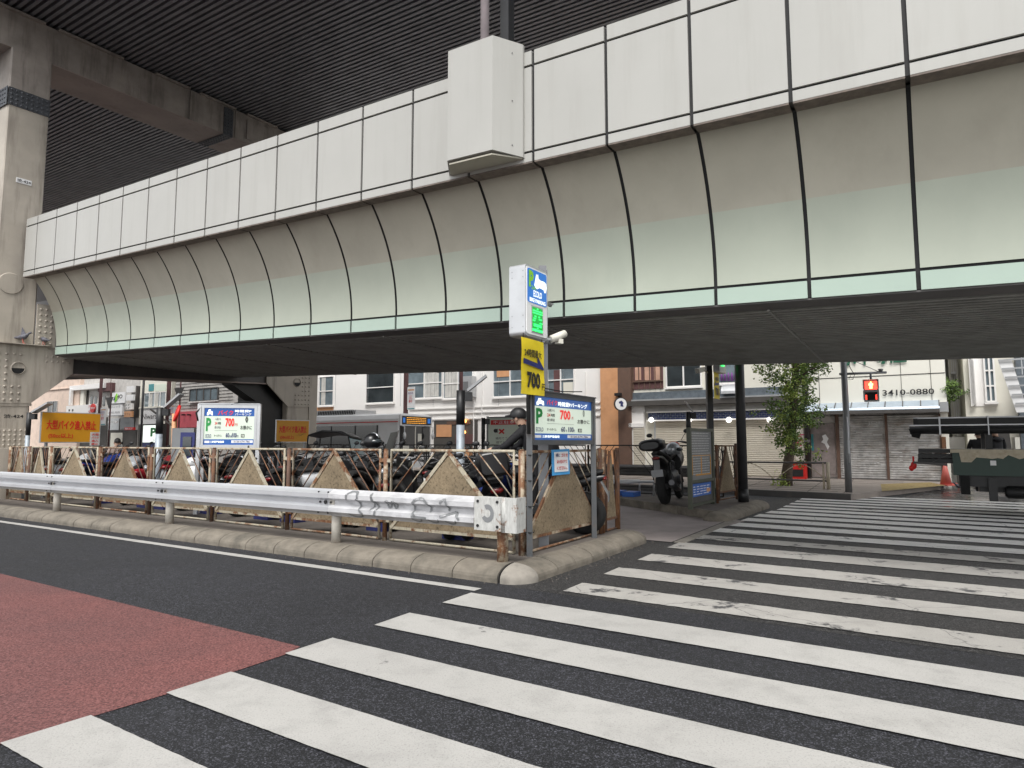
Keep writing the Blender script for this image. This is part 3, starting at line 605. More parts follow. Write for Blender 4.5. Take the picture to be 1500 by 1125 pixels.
m = MB(); m.fb(GF, -.14, .01, .05, .075, Z0-.02, Z0+.36); m.fb(GF, -.14, -.12, -.12, .05, Z0-.02, Z0+.36); m.tube([GF(.03, .06, Z0-.02), GF(.03, .06, Z0+.36)], .03, 10); m.build('end_cap', 'chipped', gr)
for dx in (.09, .35):
    for z in (.04, .31): m = MB(); p0 = GF(dx, .098, Z0+z); m.tube([p0, p0-G2*.012], .016, 8); m.build('bolt', 'black_paint', e1_)
m = MB()
def scrawl(pts_, wd=.030):
    for (x0, z0), (x1, z1) in zip(pts_, pts_[1:]):
        n = 5; L = math.hypot(x1-x0, z1-z0) or 1; nx, nz = -(z1-z0)/L*wd/2, (x1-x0)/L*wd/2; vs = []
        for i in range(n+1):
            t = i/n; x = x0+(x1-x0)*t; z = z0+(z1-z0)*t
            for sg in (1, -1): zz = min(.345, max(.005, z+sg*nz)); vs.append(GF(x+sg*nx, W_(zz)+.0085, Z0+zz))
        m.add(vs, [(2*i, 2*i+1, 2*i+3, 2*i+2) for i in range(n)])
arc = lambda cx, cz, rx, rz, a0, a1, n=9: [(cx+rx*math.cos(R(a0+(a1-a0)*i/n)), cz+rz*math.sin(R(a0+(a1-a0)*i/n))) for i in range(n+1)]
scrawl(arc(2.32, .27, .10, .07, 200, -30)); scrawl([(2.25, .24), (2.18, .10), (2.12, .06)]); scrawl(arc(2.02, .22, .05, .10, 100, 260)); scrawl([(2.0, .31), (1.9, .15), (1.93, .05)])
scrawl(arc(1.72, .2, .035, .04, 0, 360)); scrawl(arc(1.62, .2, .03, .04, 0, 360)); scrawl(arc(1.2, .18, .13, .12, -60, 200)); scrawl([(1.33, .08), (1.1, .07)]); scrawl(arc(.85, .22, .05, .08, 20, 220)); scrawl([(.9, .10), (.7, .16), (.62, .08)])
for x in (1.25, 1.0, .75): scrawl(arc(x, .07, .08, .05, 180, 340), .014)
scrawl(arc(2.25, .06, .12, .05, 190, 350), .016)
m.build('graffiti', 'graffiti', rails[0])
m = MB(); q = arc(.22, .18, .085, .10, 60, 330, 14)
m.add([GF(x, .101, Z0+z) for x, z in q]+[GF(.22+(x-.22)*.45, .101, Z0+.18+(z-.18)*.45) for x, z in q], [(i, i+1, len(q)+i+1, len(q)+i) for i in range(len(q)-1)]); m.build('graffiti', 'graffiti', e1_)
# ================================================================== price boards
def board_face(par, C, Rt, Up, W, H, two_line=False):
    C = V(C); Rt = V(Rt).normalized(); Up = V(Up).normalized(); Nn = Rt.cross(Up)
    def pan(x0, x1, y0, y1, m, nm, o=.0):
        q = MB(); P = lambda x, y: C+Rt*(x-.5)*W+Up*(y-.5)*H; q.prism([P(x0, y0)+Nn*o, P(x1, y0)+Nn*o, P(x1, y1)+Nn*o, P(x0, y1)+Nn*o], Nn*.002); return q.build(nm, m, par)
    P = lambda x, y: C+Rt*(x-.5)*W+Up*(y-.5)*H+Nn*.004
    f = pan(0, 1, 0, 1, 'board_face', 'sign_panel'); pan(0, 1, .78, 1, 'board_blue', 'header_band', .003); pan(0, 1, 0, .15, 'board_blue', 'footer_band', .003)
    pan(.02, .12, .05, .11, 'white', 'footer_label', .006); pan(.55, .98, .05, .12, 'white', 'footer_label', .006); T = lambda s, x, y, h, m, wd=None, b=.01: txt(s, P(x, y)+Nn*.004, Rt, Up, h*H, m, par, wd*W if wd else None, b)
    if two_line: T('バイク', .42, .87, .13, 'text_red', .30, .05); T('時間貸P', .77, .92, .07, 'text_white', .33, .01); T('パーキング', .77, .83, .07, 'white', .33, .03)
    else: T('バイク', .29, .885, .12, 'text_red', .17, .05); T('時間貸Pパーキング', .65, .87, .11, 'text_white', .52, .015)
    q = MB(); # rider on scooter pictogram in the header
    out = [(.05, .80), (.05, .86), (.07, .90), (.08, .96), (.12, .96), (.12, .92), (.16, .90), (.165, .80), (.14, .80), (.13, .83), (.09, .83), (.08, .80)]
    q.prism([P(x, y)+Nn*.003 for x, y in out], Nn*.002); q.build('pictogram', 'text_white', par)
    T('P', .09, .55, .36, 'green', .10, .04); T('ECOLO', .095, .24, .10, 'navy', .11, .02)
    T('入庫から', .27, .70, .07, 'grey_metal', .12); T('24', .235, .585, .08, 'red', .05, .03); T('時間', .30, .585, .07, 'black', .06); T('最大料金', .27, .475, .07, 'grey_metal', .12)
    T('700', .51, .61, .24, 'text_red', .18, .04); T('円', .635, .545, .07, 'red'); pan(.21, .66, .385, .39, 'black', 'rule', .006); T('60', .47, .26, .13, 'navy', .07, .03); T('分', .525, .23, .06, 'navy'); T('/', .56, .26, .12, 'navy'); T('100', .61, .26, .13, 'navy', .09, .03); T('円', .665, .23, .06, 'navy')
    T('オールタイム', .28, .25, .06, 'black', .15); T('お静かに', .84, .47, .11, 'black', .23, .015); T('(', .84, .69, .17, 'black', None, .05); T(')', .855, .69, .17, 'black', None, .02); T('三軒茶屋駐輪場', .27, .08, .06, 'text_white', .27, .02); T('0120-674-786', .76, .085, .045, 'navy', .32, .01)
    pan(.74, .81, .20, .29, 'black', 'no_smoking_mark', .006); pan(.755, .772, .215, .275, 'sign_cream', 'no_smoking_mark', .009); pan(.782, .798, .215, .275, 'sign_cream', 'no_smoking_mark', .009)
def price_board(label, A, B, z0, z1, zpost, frame='frame_grey', two=False, fr=.06):
    A = V((A.x, A.y, 0)); B = V((B.x, B.y, 0)); Rt = (B-A).normalized(); Nn = Rt.cross(ZZ); W = (B-A).length
    t = thing('price_board', label, 'parking sign', (A+B)/2+ZZ*.17)
    for p in (A, B): m = MB(); m.bar(p+ZZ*.17, p+ZZ*z1, .07, .07); m.build('leg', frame, t)
    m = MB(); F = lambda x, y, z: A+Rt*x+Nn*y+ZZ*z
    m.fb(F, .03, W-.03, -.06, .035, z0, z0+fr); m.fb(F, .03, W-.03, -.06, .035, z1-fr, z1); m.fb(F, .035, .035+fr*.6, -.06, .035, z0+fr, z1-fr); m.fb(F, W-.035-fr*.6, W-.035, -.06, .035, z0+fr, z1-fr); m.fb(F, .04, W-.04, -.05, .0, z0+.02, z1-.02); m.fb(F, -.02, W+.02, -.08, .05, z1, z1+.015)
    m.build('frame', frame, t)
    board_face(t, F(W/2, .004, (z0+z1)/2), Rt, ZZ, W-.07-fr*1.2, z1-z0-2*fr, two)
    return t, F, W
A_ = S(.045, .01); B_ = S(.045, 1.76)
pb, F1, W1 = price_board('grey framed lit price board with blue header before the fence at the crosswalk corner', A_, B_, 1.47, 2.12, 2.1)
m = MB(); m.tube([F1(-.06, .03, 1.6), F1(-.08, .03, 2.0), F1(-.04, .03, 2.13), F1(.06, .03, 2.20), F1(.2, .02, 2.17), F1(.3, .02, 2.13)], .022, 8); m.build('cable', 'rubber', pb)
m = MB(); m.tube([F1(.2, .02, 2.17), F1(.75, .05, 2.15), F1(1.2, .02, 2.18), F1(1.35, .03, 2.19)], .008, 6); m.build('cable', 'rubber', pb)
for z in (.45, .75, 1.05, 1.35): m = MB(); m.bar(F1(-.04, 0, z), F1(.04, 0, z), .08, .012); m.build('clip', 'rubber', pb)
n_ = thing('notice', 'small blue edged notice in red writing tied to the fence under the price board', 'notice', S(.10, .9, 1.1))
m = MB(); m.prism([S(.105, .67, 1.08), S(.105, 1.145, 1.08), S(.112, 1.15, 1.415), S(.112, .665, 1.405)], -G1*.006); m.build('card', 'blue_light', n_)
m = MB(); m.prism([S(.096, .72, 1.12), S(.096, 1.10, 1.12), S(.103, 1.10, 1.38), S(.103, .72, 1.375)], -G1*.002); m.build('card_face', 'white', n_)
for i, (a, b) in enumerate((('横に', 'ゴミを'), ('お付けて', ''), ('ください。', ''))):
    z = 1.335-i*.083
    if b: txt(a, S(.09, .80, z), G2, ZZ, .045, 'navy', n_, .11, .02); txt(b, S(.09, .98, z), G2, ZZ, .045, 'red', n_, .18, .02)
    else: txt(a, S(.09, .91, z), G2, ZZ, .045, 'red', n_, .28, .02)
a, b = dep(291, 655, 12.15), dep(378, 655, 12.35)
pb2, F2, W2 = price_board('light grey framed price board with blue header standing behind the middle of the long fence', a, b, 1.38, 2.22, 2.2, 'light_metal', True, .075)
m = MB(); m.tube([F2(.55, .03, 2.22), F2(.8, .06, 2.27), F2(1.0, .02, 2.22)], .014, 6); m.tube([F2(-.02, .02, 1.9), F2(-.06, .02, 2.05), F2(.02, .02, 2.15)], .02, 6); m.build('cable', 'rubber', pb2)
# ================================================================== lit parking pole
def park_pole(label, P, htop, grp, far=False):
    t = thing('parking_pole', label, 'sign pole', P)
    P = V(P); m = MB(); m.bar(P, P+ZZ*(htop-P.z), .125, .125); m.bar(P+ZZ*(htop-P.z), P+ZZ*(htop-P.z+.06), .10, .10); m.build('pole', 'pole_grey' if not far else 'black_paint', t)
    for z in (htop-.45, htop-.95): m = MB(); m.bar(P+ZZ*(z-P.z)-G1*.07-G2*.1, P+ZZ*(z-P.z)-G1*.07+G2*.1, .03, .05); m.tube([P+ZZ*(z-P.z)-G1*.08+G2*.07, P+ZZ*(z-P.z)-G1*.12+G2*.07], .012, 6); m.build('clamp', 'grey_metal', t)
    return t
PP = S(.25, .70, .17); park = park_pole('grey square pole holding a lit blue and green sign box above the corner price board', PP, 3.76, None)
# the box: front face towards the crossing, running from w = .16 to .62
LB0, LB1, z0, z1 = -.30, .2, 2.93, 3.90
def LF(u, v, z): return S(.03-v, LB0+u*.93, 2.73+(z-2.93)*.876)   # u along the face, v outwards
def rbox(m, u0, u1, v0, v1, z0, z1, r=.05, n=5, mi=0):
    pr = [];  cs = [(u1-r, z1-r, 0), (u0+r, z1-r, 90), (u0+r, z0+r, 180), (u1-r, z0+r, 270)]
    for cu_, cz, a in cs:
        for i in range(n+1): t = R(a+90*i/n); pr.append((cu_+r*math.cos(t), cz+r*math.sin(t)))
    m.prism([LF(a, v0, b) for a, b in pr], LF(0, v1, 0)-LF(0, v0, 0), mi)
m = MB(); rbox(m, 0, .56, -.10, .12, z0, z1); lbx = m.build('sign_box', 'light_metal', park)
m = MB(); rbox(m, .02, .54, .12, .128, z0+.03, z1-.03, .04); m.build('sign_face', 'white', lbx)
m = MB(); rbox(m, .04, .52, .128, .132, 3.39, z1-.05, .03); m.build('blue_panel', 'box_blue', lbx)
T = lambda s, u, z, h, mt, wd=None, b=.02: txt(s, LF(u, .134, z), G2, ZZ, h*.876, 'text_white' if mt == 'white' else mt, lbx, wd*.93 if wd else None, b)
T('P', .12, 3.71, .23, 'lime', .12, .06); T('24h', .18, 3.60, .055, 'lime', .12, .02); T('ECOLO', .28, 3.525, .09, 'white', .21, .02); T('BIKE PARKING', .28, 3.43, .055, 'white', .40, .03)
m = MB(); out = [(.20, 3.64), (.22, 3.70), (.25, 3.80), (.27, 3.78), (.29, 3.81), (.30, 3.75), (.36, 3.735), (.44, 3.74), (.50, 3.72), (.51, 3.66), (.49, 3.59), (.46, 3.585), (.44, 3.62), (.33, 3.63), (.27, 3.60), (.23, 3.61)]
m.prism([LF(a, .134, b) for a, b in out], -G1*.003); m.build('pictogram', 'box_white', lbx)
m = MB(); m.fb(LF, .13, .42, .128, .133, 2.99, 3.36); m.build('display_frame', 'light_metal', lbx)
m = MB(); m.fb(LF, .15, .40, .133, .136, 3.01, 3.34); dsp = m.build('display', 'led_green_dim', lbx)
m = MB()
for z, a, b in ((3.315, .26, .29), (3.285, .16, .39), (3.255, .16, .39), (3.21, .20, .24), (3.21, .30, .33), (3.18, .18, .23), (3.18, .31, .38), (3.15, .16, .21), (3.13, .33, .39), (3.10, .18, .37), (3.08, .18, .37), (3.055, .26, .29), (3.03, .15, .40), (3.015, .15, .40)): m.fb(LF, a, b, .136, .139, z, z+.014)
m.build('lit_character', 'led_green', dsp)
m = MB()
for z in (3.8, 3.72, 3.2, 3.05):
    for v in (-.06, .09): rivet(m, LF(-.001, v, z), -G2, .006, .004)
m.build('screw', 'grey_metal', lbx)
m = MB(); a = PP+ZZ*(2.84-.17)-G1*.05-G2*.06; m.bar(a, a-G1*.08+G2*.16, .03, .03); m.build('camera_bracket', 'light_metal', park)
m = MB(); c0 = a-G1*.04+G2*.10; c1_ = c0+G2*.22-G1*.10+ZZ*.10; m.tube([c0, c1_], .05, 12); m.box(c0.lerp(c1_, .6)-ZZ*.075, .07, .09, .06, .6); cm = m.build('camera', 'wall_cream', park)
m = MB(); m.tube([c1_, c1_+(c1_-c0).normalized()*.01], .04, 12); m.build('lens', 'dark_glass', cm)
def banner(label, C0, W, H, mirror=False):
    t = thing('banner', label, 'banner', C0); C0 = V(C0); m = MB(); n = 10; vs = []
    P = lambda x, y: C0+G2*(x-.5)*W-ZZ*y*H-G1*(.006*math.sin(x*5+y*4)+.005*math.sin(y*9))
    for j in range(n+1):
        for i in range(n+1): vs.append(P(i/n, j/n))
    vs += [v+G1*.003 for v in vs]; q = (n+1)**2
    fs = [(j*(n+1)+i, j*(n+1)+i+1, (j+1)*(n+1)+i+1, (j+1)*(n+1)+i) for j in range(n) for i in range(n)]
    m.add(vs, fs+[tuple(q+k for k in f) for f in fs], 0, True); m.build('cloth', 'yellow_bright', t)
    Nn = -G1; e = .013; sg = -1 if mirror else 1
    txt('24時間最大', P(.46, .26)+Nn*e, G2, ZZ, .14*H, 'black', t, .74*W, .015); txt('700', P(.50, .74)+Nn*e, G2, ZZ, .30*H, 'black', t, .58*W, .05); txt('円', P(.89, .84)+Nn*e, G2, ZZ, .12*H, 'black', t, None, .03)
    a = MB(); ar = [(.05, .37), (.70, .42), (.66, .28), (.95, .49), (.95, .53), (.05, .46)]
    a.prism([P(x if not mirror else 1-x, y)+Nn*e for x, y in ar], Nn*.002); a.build('arrow', 'navy', t)
    m = MB()
    for x in (.08, .92): m.tube([P(x, .0)+ZZ*0, P(x, 0)+ZZ*.05], .006, 6)
    m.build('tie', 'rubber', t); return t
banner('yellow cloth banner with a blue arrow and 700 under the lit sign box', S(-.09, -.13, 2.70), .52, .65)
P2 = dep(1041, 650, 14.6); P2.z = .17
park2 = park_pole('dark square pole on the far island with a camera and green lit sign', P2, 4.3, None, True)
m = MB(); q = dep(1054, 535, 14.5); m.box(q+ZZ*.1, .55, .14, .55, aG(G2)); o = m.build('sign_box', 'light_metal', park2); m = MB(); m.box(q-G1*.08+ZZ*.05-G2*.03, .18, .02, .16, aG(G2)); m.build('display', 'led_green', o)
m = MB(); q = dep(1030, 541, 14.4); m.bar(q, q+V((-.16, -.1, -.05)), .11, .10); m.bar(q, P2+ZZ*(q.z-.17-.08), .03, .03); m.build('camera', 'wall_cream', park2)
banner('yellow banner with 700 hanging on the dark pole of the far island', dep(1049, 545, 14.45), .42, .60, True)
# thin posts with flat lamps
def lamp_post(label, px, ytop, y, w_, hd, M='pole_blue', ang=0.7):
    P = dep(px, ytop, y); b = V((P.x, P.y, .17)); t = thing('lamp_post', label, 'lamp post', b, 'lamp posts of the motorcycle parking')
    m = MB(); m.tube([b, P-ZZ*.55], w_, 14); m.build('pole', M, t); m = MB(); m.tube([P-ZZ*.55, P], w_*1.04, 14); m.build('pole_top', 'black_paint', t)
    m = MB(); d_ = V((math.cos(ang), -.2, math.sin(ang)*.9)); a = P+V((w_, 0, -.10)); m.box(a+V((.06, 0, 0)), .12, .10, .14)
    m.build('bracket', 'black_paint', t)
    m = MB(); a = P+V((.12, 0, -.02)); m.prism([a+V((0, -hd/3, 0)), a+d_*hd*1.6+V((0, -hd/3, 0)), a+d_*hd*1.6+V((0, hd/3, 0)), a+V((0, hd/3, 0))], V((-.02, 0, .035))); m.build('lamp_head', 'light_metal', t)
lamp_post('paint worn grey blue lamp post behind the fence panel nearest the corner', 675, 572, 10.4, .068, .25)
lamp_post('grey blue lamp post with black top beside the lit green P sign', 235, 597, 13.6, .07, .30)
lamp_post('black topped lamp post beside the column left of the big yellow sign', 43, 604, 15.6, .05, .32, 'pole_blue', .5)
lamp_post('thin dark lamp post seen before the white building wall', 708, 612, 17, .05, .22, 'black_paint', 2.2)
lamp_post('dark lamp post rising behind the green framed notice board', 1008, 603, 15.6, .055, .2, 'black_paint', 2.2)
big = thing('steel_pole', 'thick black steel pole on the kerb of the far island', 'pole', S(-.42, 8.5, .17)); m = MB(); bp = S(-.42, 8.5, .17); m.tube([bp, V((bp.x, bp.y, 5.2))], .105, 20); m.build('shaft', 'dark_pole', big); m = MB(); m.tube([bp, bp+ZZ*.30], .115, 20); m.build('sleeve', 'black_paint', big)
# yellow signs
def yellow_sign(label, A, B, z0, z1, small=False):
    A = V((A.x, A.y, 0)); B = V((B.x, B.y, 0)); Rt = (B-A).normalized(); Nn = Rt.cross(ZZ); W = (B-A).length; H = z1-z0
    t = thing('warning_sign', label, 'sign', (A+B)/2+ZZ*.17, 'yellow no large motorcycles signs'); F = lambda x, y, z: A+Rt*x+Nn*y+ZZ*z
    for x in (.12*W, .88*W): m = MB(); m.bar(F(x, -.03, .17), F(x, -.03, z0+.1), .05, .05); m.build('leg', 'grey_metal', t)
    m = MB(); m.fb(F, 0, W, -.02, .03, z0, z1); p = m.build('frame', 'light_metal', t); m = MB(); m.fb(F, .02, W-.02, .03, .034, z0+.02, z1-.02); m.build('sign_panel', 'yellow', t)
    txt('大型バイク進入禁止', F(W*.5, .037, z0+H*.58), Rt, ZZ, H*.30, 'red', t, W*.82, .012); txt('(50cc以上)', F(W*.33, .037, z0+H*.22), Rt, ZZ, H*.17, 'red', t, W*.40, .02); return t, F, W, H
t, F, W, H = yellow_sign('large yellow sign with red writing and a small corner notice, next to the pier', dep(57, 650, 15.6), dep(145, 652, 16.7), 1.49, 2.24)
m = MB(); m.fb(F, W*.82, W*.99, .045, .05, 1.42, 1.76); o = m.build('notice_card', 'wall_grey', t)
for i, s_ in enumerate(('大型', 'バイク', '進入', '禁止')): txt(s_, F(W*.905, .053, 1.70-i*.08), (B_-A_)*0+(F(1, 0, 0)-F(0, 0, 0)), ZZ, .055, 'red', o, W*.12, .03)
t, F, W, H = yellow_sign('smaller yellow sign with red writing and black scratches in front of the second column', dep(403, 648, 20.6), dep(452, 648, 21.4), 1.5, 2.22)
m = MB()
for i in range(5): m.bar(F(W*.6+i*.05, .038, 1.72+.03*math.sin(i*2)), F(W*.66+i*.07, .038, 1.76-.04*math.cos(i)), .012, .003)
m.build('scratch', 'black', t)
# notice board
def NB(u, v, z): return S(.08-.05*u, 6.35+u, 0)-G1*v+ZZ*z
nb = thing('notice_board', 'tall green framed notice board with small print and a blue notice below, far island', 'notice board', NB(.7, 0, .17)); W = 1.35
m = MB(); m.fb(NB, -.04, .03, -.06, .02, .17, 1.80); m.fb(NB, W-.03, W+.04, -.06, .02, .17, 1.80); m.fb(NB, .03, W-.03, -.05, .02, 1.73, 1.79); m.fb(NB, .03, W-.03, -.05, .02, .68, .74); m.fb(NB, .03, W-.03, -.05, .02, .22, .27); m.build('frame', 'olive_frame', nb)
m = MB(); m.fb(NB, .03, W-.03, -.03, -.01, .74, 1.73); f_ = m.build('pin_board', 'grey_metal', nb); m = MB(); m.fb(NB, .03, W-.03, -.03, -.015, .27, .68); m.build('lower_panel', 'wall_dark', nb)
m = MB(); m.fb(NB, .08, W-.15, -.015, -.008, .40, .66); bl = m.build('blue_notice', 'blue', nb)
m = MB(); 
for i in range(4):
    for j in range(5): m.fb(NB, .14+j*.2, .14+j*.2+random.uniform(.08, .17), -.008, -.005, .44+i*.05, .455+i*.05)
m.build('small_print', 'white', bl); m = MB(); m.fb(NB, W-.42, W-.2, -.008, -.004, .46, .54); m.build('photo_patch', 'orange', bl)
m = MB()
for i in range(17):
    z = 1.68-i*.052; x = .1
    while x < W-.25: L = random.uniform(.05, .2); m.fb(NB, x, min(W-.12, x+L), -.01, -.006, z, z+.014); x += L+.03
m.build('small_print', 'light_metal', f_); m = MB(); m.fb(NB, .1, W-.12, -.01, -.004, 1.22, 1.235); m.fb(NB, .62, .66, -.01, -.004, .84, 1.2); m.fb(NB, .1, .13, -.01, -.004, .84, 1.2); m.fb(NB, W-.15, W-.12, -.01, -.004, .84, 1.2); m.fb(NB, .3, W-.12, -.01, -.004, .82, .85); m.build('route_line', 'yellow', f_)
#PART4
# ================================================================== motorcycles (built along x, front forwards, then placed)
def finish(t, P, ang, sc_=1., lean=0.):
    t.location = P; t.rotation_euler = (R(lean), 0, ang); t.scale = (sc_,)*3
def wheel(par, x, r, w_, disc=True, rim='engine'):
    m = MB(); q = 22; n = 8; vs = []
    for i in range(q):
        a = 2*math.pi*i/q
        for j in range(n):
            b = 2*math.pi*j/n; rr = r-w_*.45+w_*.45*math.cos(b); vs.append((x+rr*math.cos(a), w_*.5*math.sin(b), r+rr*math.sin(a)))
    m.add(vs, [(i*n+j, i*n+(j+1) % n, ((i+1) % q)*n+(j+1) % n, ((i+1) % q)*n+j) for i in range(q) for j in range(n)], 0, True); o = m.build('wheel', 'rubber', par)
    m = MB(); m.tube([(x, -.05, r), (x, .05, r)], .045, 12)
    for i in range(5):
        a = 2*math.pi*i/5; m.bar((x, 0, r), (x+(r-w_*.8)*math.cos(a), 0, r+(r-w_*.8)*math.sin(a)), .03, .035)
    for i in range(q):
        a, b = 2*math.pi*i/q, 2*math.pi*(i+1)/q; rr = r-w_*.85; m.bar((x+rr*math.cos(a), 0, r+rr*math.sin(a)), (x+rr*math.cos(b), 0, r+rr*math.sin(b)), .025, w_*.6)
    if disc: m.tube([(x, .055, r), (x, .062, r)], r*.5, 18)
    m.build('rim', rim, o)
def bars(t, x, z, wd=.34, mir=True, col='plastic_black', mirz=.16):
    m = MB(); m.tube([(x-.16, -wd, z-.02), (x-.05, -wd*.6, z+.03), (x, 0, z), (x-.05, wd*.6, z+.03), (x-.16, wd, z-.02)], .013, 8); m.tube([(x-.06, -wd*.75, z+.02), (x-.17, -wd-.03, z-.02)], .02, 8); m.tube([(x-.06, wd*.75, z+.02), (x-.17, wd+.03, z-.02)], .02, 8)
    for sg in (-1, 1): m.tube([(x+.02, sg*(wd*.7), z+.0), (x-.10, sg*(wd+.02), z-.01)], .007, 6)
    m.build('handlebar', 'plastic_black', t)
    if mir:
        for sg in (-1, 1):
            m = MB(); m.tube([(x-.04, sg*wd*.65, z+.02), (x-.01, sg*wd*.85, z+mirz*.7), (x-.02, sg*wd*1.0, z+mirz)], .006, 6); m.ell((x-.02, sg*wd*1.05, z+mirz+.03), .018, .06, .04); m.build('mirror', col, t)
def scooter(label, col, P, ang, box=None, screen=False, canopy=False, sc_=1.):
    t = thing('scooter', label, 'scooter', (0, 0, 0), 'motorcycles in the parking rows')
    wheel(t, .62, .25, .10); wheel(t, -.60, .25, .11)
    m = MB(); m.loft([(-.90, 0, .72, .03, .03), (-.82, 0, .70, .10, .08), (-.62, 0, .64, .15, .16), (-.35, 0, .58, .17, .22), (-.08, 0, .50, .15, .22), (.0, 0, .42, .13, .16)], 16, pw=.8)
    m.loft([(-.05, 0, .30, .16, .06), (.38, 0, .30, .15, .06)], 12, pw=.5); m.build('body', col, t)
    m = MB(); m.loft([(.30, 0, .55, .21, .27), (.38, 0, .60, .23, .30), (.50, 0, .68, .19, .26), (.62, 0, .74, .11, .16), (.70, 0, .74, .03, .05)], 16, pw=.8); m.loft([(.42, 0, .92, .10, .10), (.52, 0, .95, .14, .10), (.60, 0, .94, .08, .07)], 14, pw=.8); m.build('front_fairing', col, t)
    m = MB(); m.loft([(-.78, 0, .82, .08, .03), (-.60, 0, .84, .15, .05), (-.25, 0, .82, .15, .05), (-.02, 0, .76, .12, .05), (.02, 0, .74, .05, .03)], 14, pw=.8); m.build('seat', 'seat', t)
    m = MB(); 
    for sg in (-1, 1): m.tube([(.47, sg*.07, .62), (.62, sg*.075, .25)], .02, 8)
    m.build('fork', 'engine', t); m = MB(); m.loft([(.36, 0, .36, .03, .05), (.48, 0, .50, .06, .02), (.62, 0, .53, .065, .02), (.80, 0, .46, .05, .02), (.86, 0, .38, .02, .02)], 12); m.build('front_fender', col, t)
    m = MB(); m.ell((.66, 0, .80), .05, .10, .06); m.build('headlight', 'lens', t); m = MB(); m.ell((-.88, 0, .70), .03, .09, .04); m.build('tail_light', 'tail_red', t)
    m = MB(); m.tube([(-.15, -.16, .26), (-.45, -.19, .28), (-.85, -.20, .38)], [.02, .045, .045], 12); m.build('exhaust', 'engine', t)
    m = MB(); m.box((-.35, .03, .32), .5, .14, .18); m.tube([(-.35, .16, .25), (-.3, .2, .02)], .01, 6); m.build('engine', 'engine', t)
    m = MB(); m.box((-.93, 0, .55), .01, .17, .09); m.build('number_plate', 'white', t)
    bars(t, .50, 1.0)
    if screen:
        m = MB(); n = 6; vs = [(.60-.10*j/n*1.6+.02*math.cos(i), (i/n-.5)*.40*(1-.25*j/n), .98+.42*j/n) for j in range(n+1) for i in range(n+1)]; vs += [(x+.005, y, z) for x, y, z in vs]; q = (n+1)**2
        fs = [(j*(n+1)+i, j*(n+1)+i+1, (j+1)*(n+1)+i+1, (j+1)*(n+1)+i) for j in range(n) for i in range(n)]; m.add(vs, fs+[tuple(q+k for k in f) for f in fs], 0, True); m.build('windscreen', 'screen', t)
    if box:
        m = MB(); m.loft([(-1.02, 0, 1.06, .17, .13), (-1.0, 0, 1.06, .20, .17), (-.56, 0, 1.06, .20, .17), (-.54, 0, 1.06, .17, .13)], 16, pw=.35); m.build('top_box', box, t); m = MB(); m.box((-.76, 0, .87), .3, .2, .03); m.build('rack', 'engine', t)
    if canopy:
        m = MB(); m.loft([(-.75, 0, 1.62, .22, .02), (-.3, 0, 1.70, .30, .03), (.2, 0, 1.68, .28, .03), (.45, 0, 1.58, .22, .02)], 12, pw=.6); 
        for sg in (-1, 1): m.tube([(-.72, sg*.2, 1.0), (-.75, sg*.2, 1.6)], .018, 6); m.tube([(.62, sg*.2, 1.0), (.42, sg*.22, 1.58)], .014, 6)
        m.build('canopy', 'plastic_black', t); m = MB(); m.box8([(.66, -.2, .95), (.66, .2, .95), (.67, .2, .95), (.67, -.2, .95), (.42, -.21, 1.58), (.42, .21, 1.58), (.43, .21, 1.58), (.43, -.21, 1.58)]); m.build('windscreen', 'green_glass', t)
    finish(t, P, ang, sc_, -8); return t
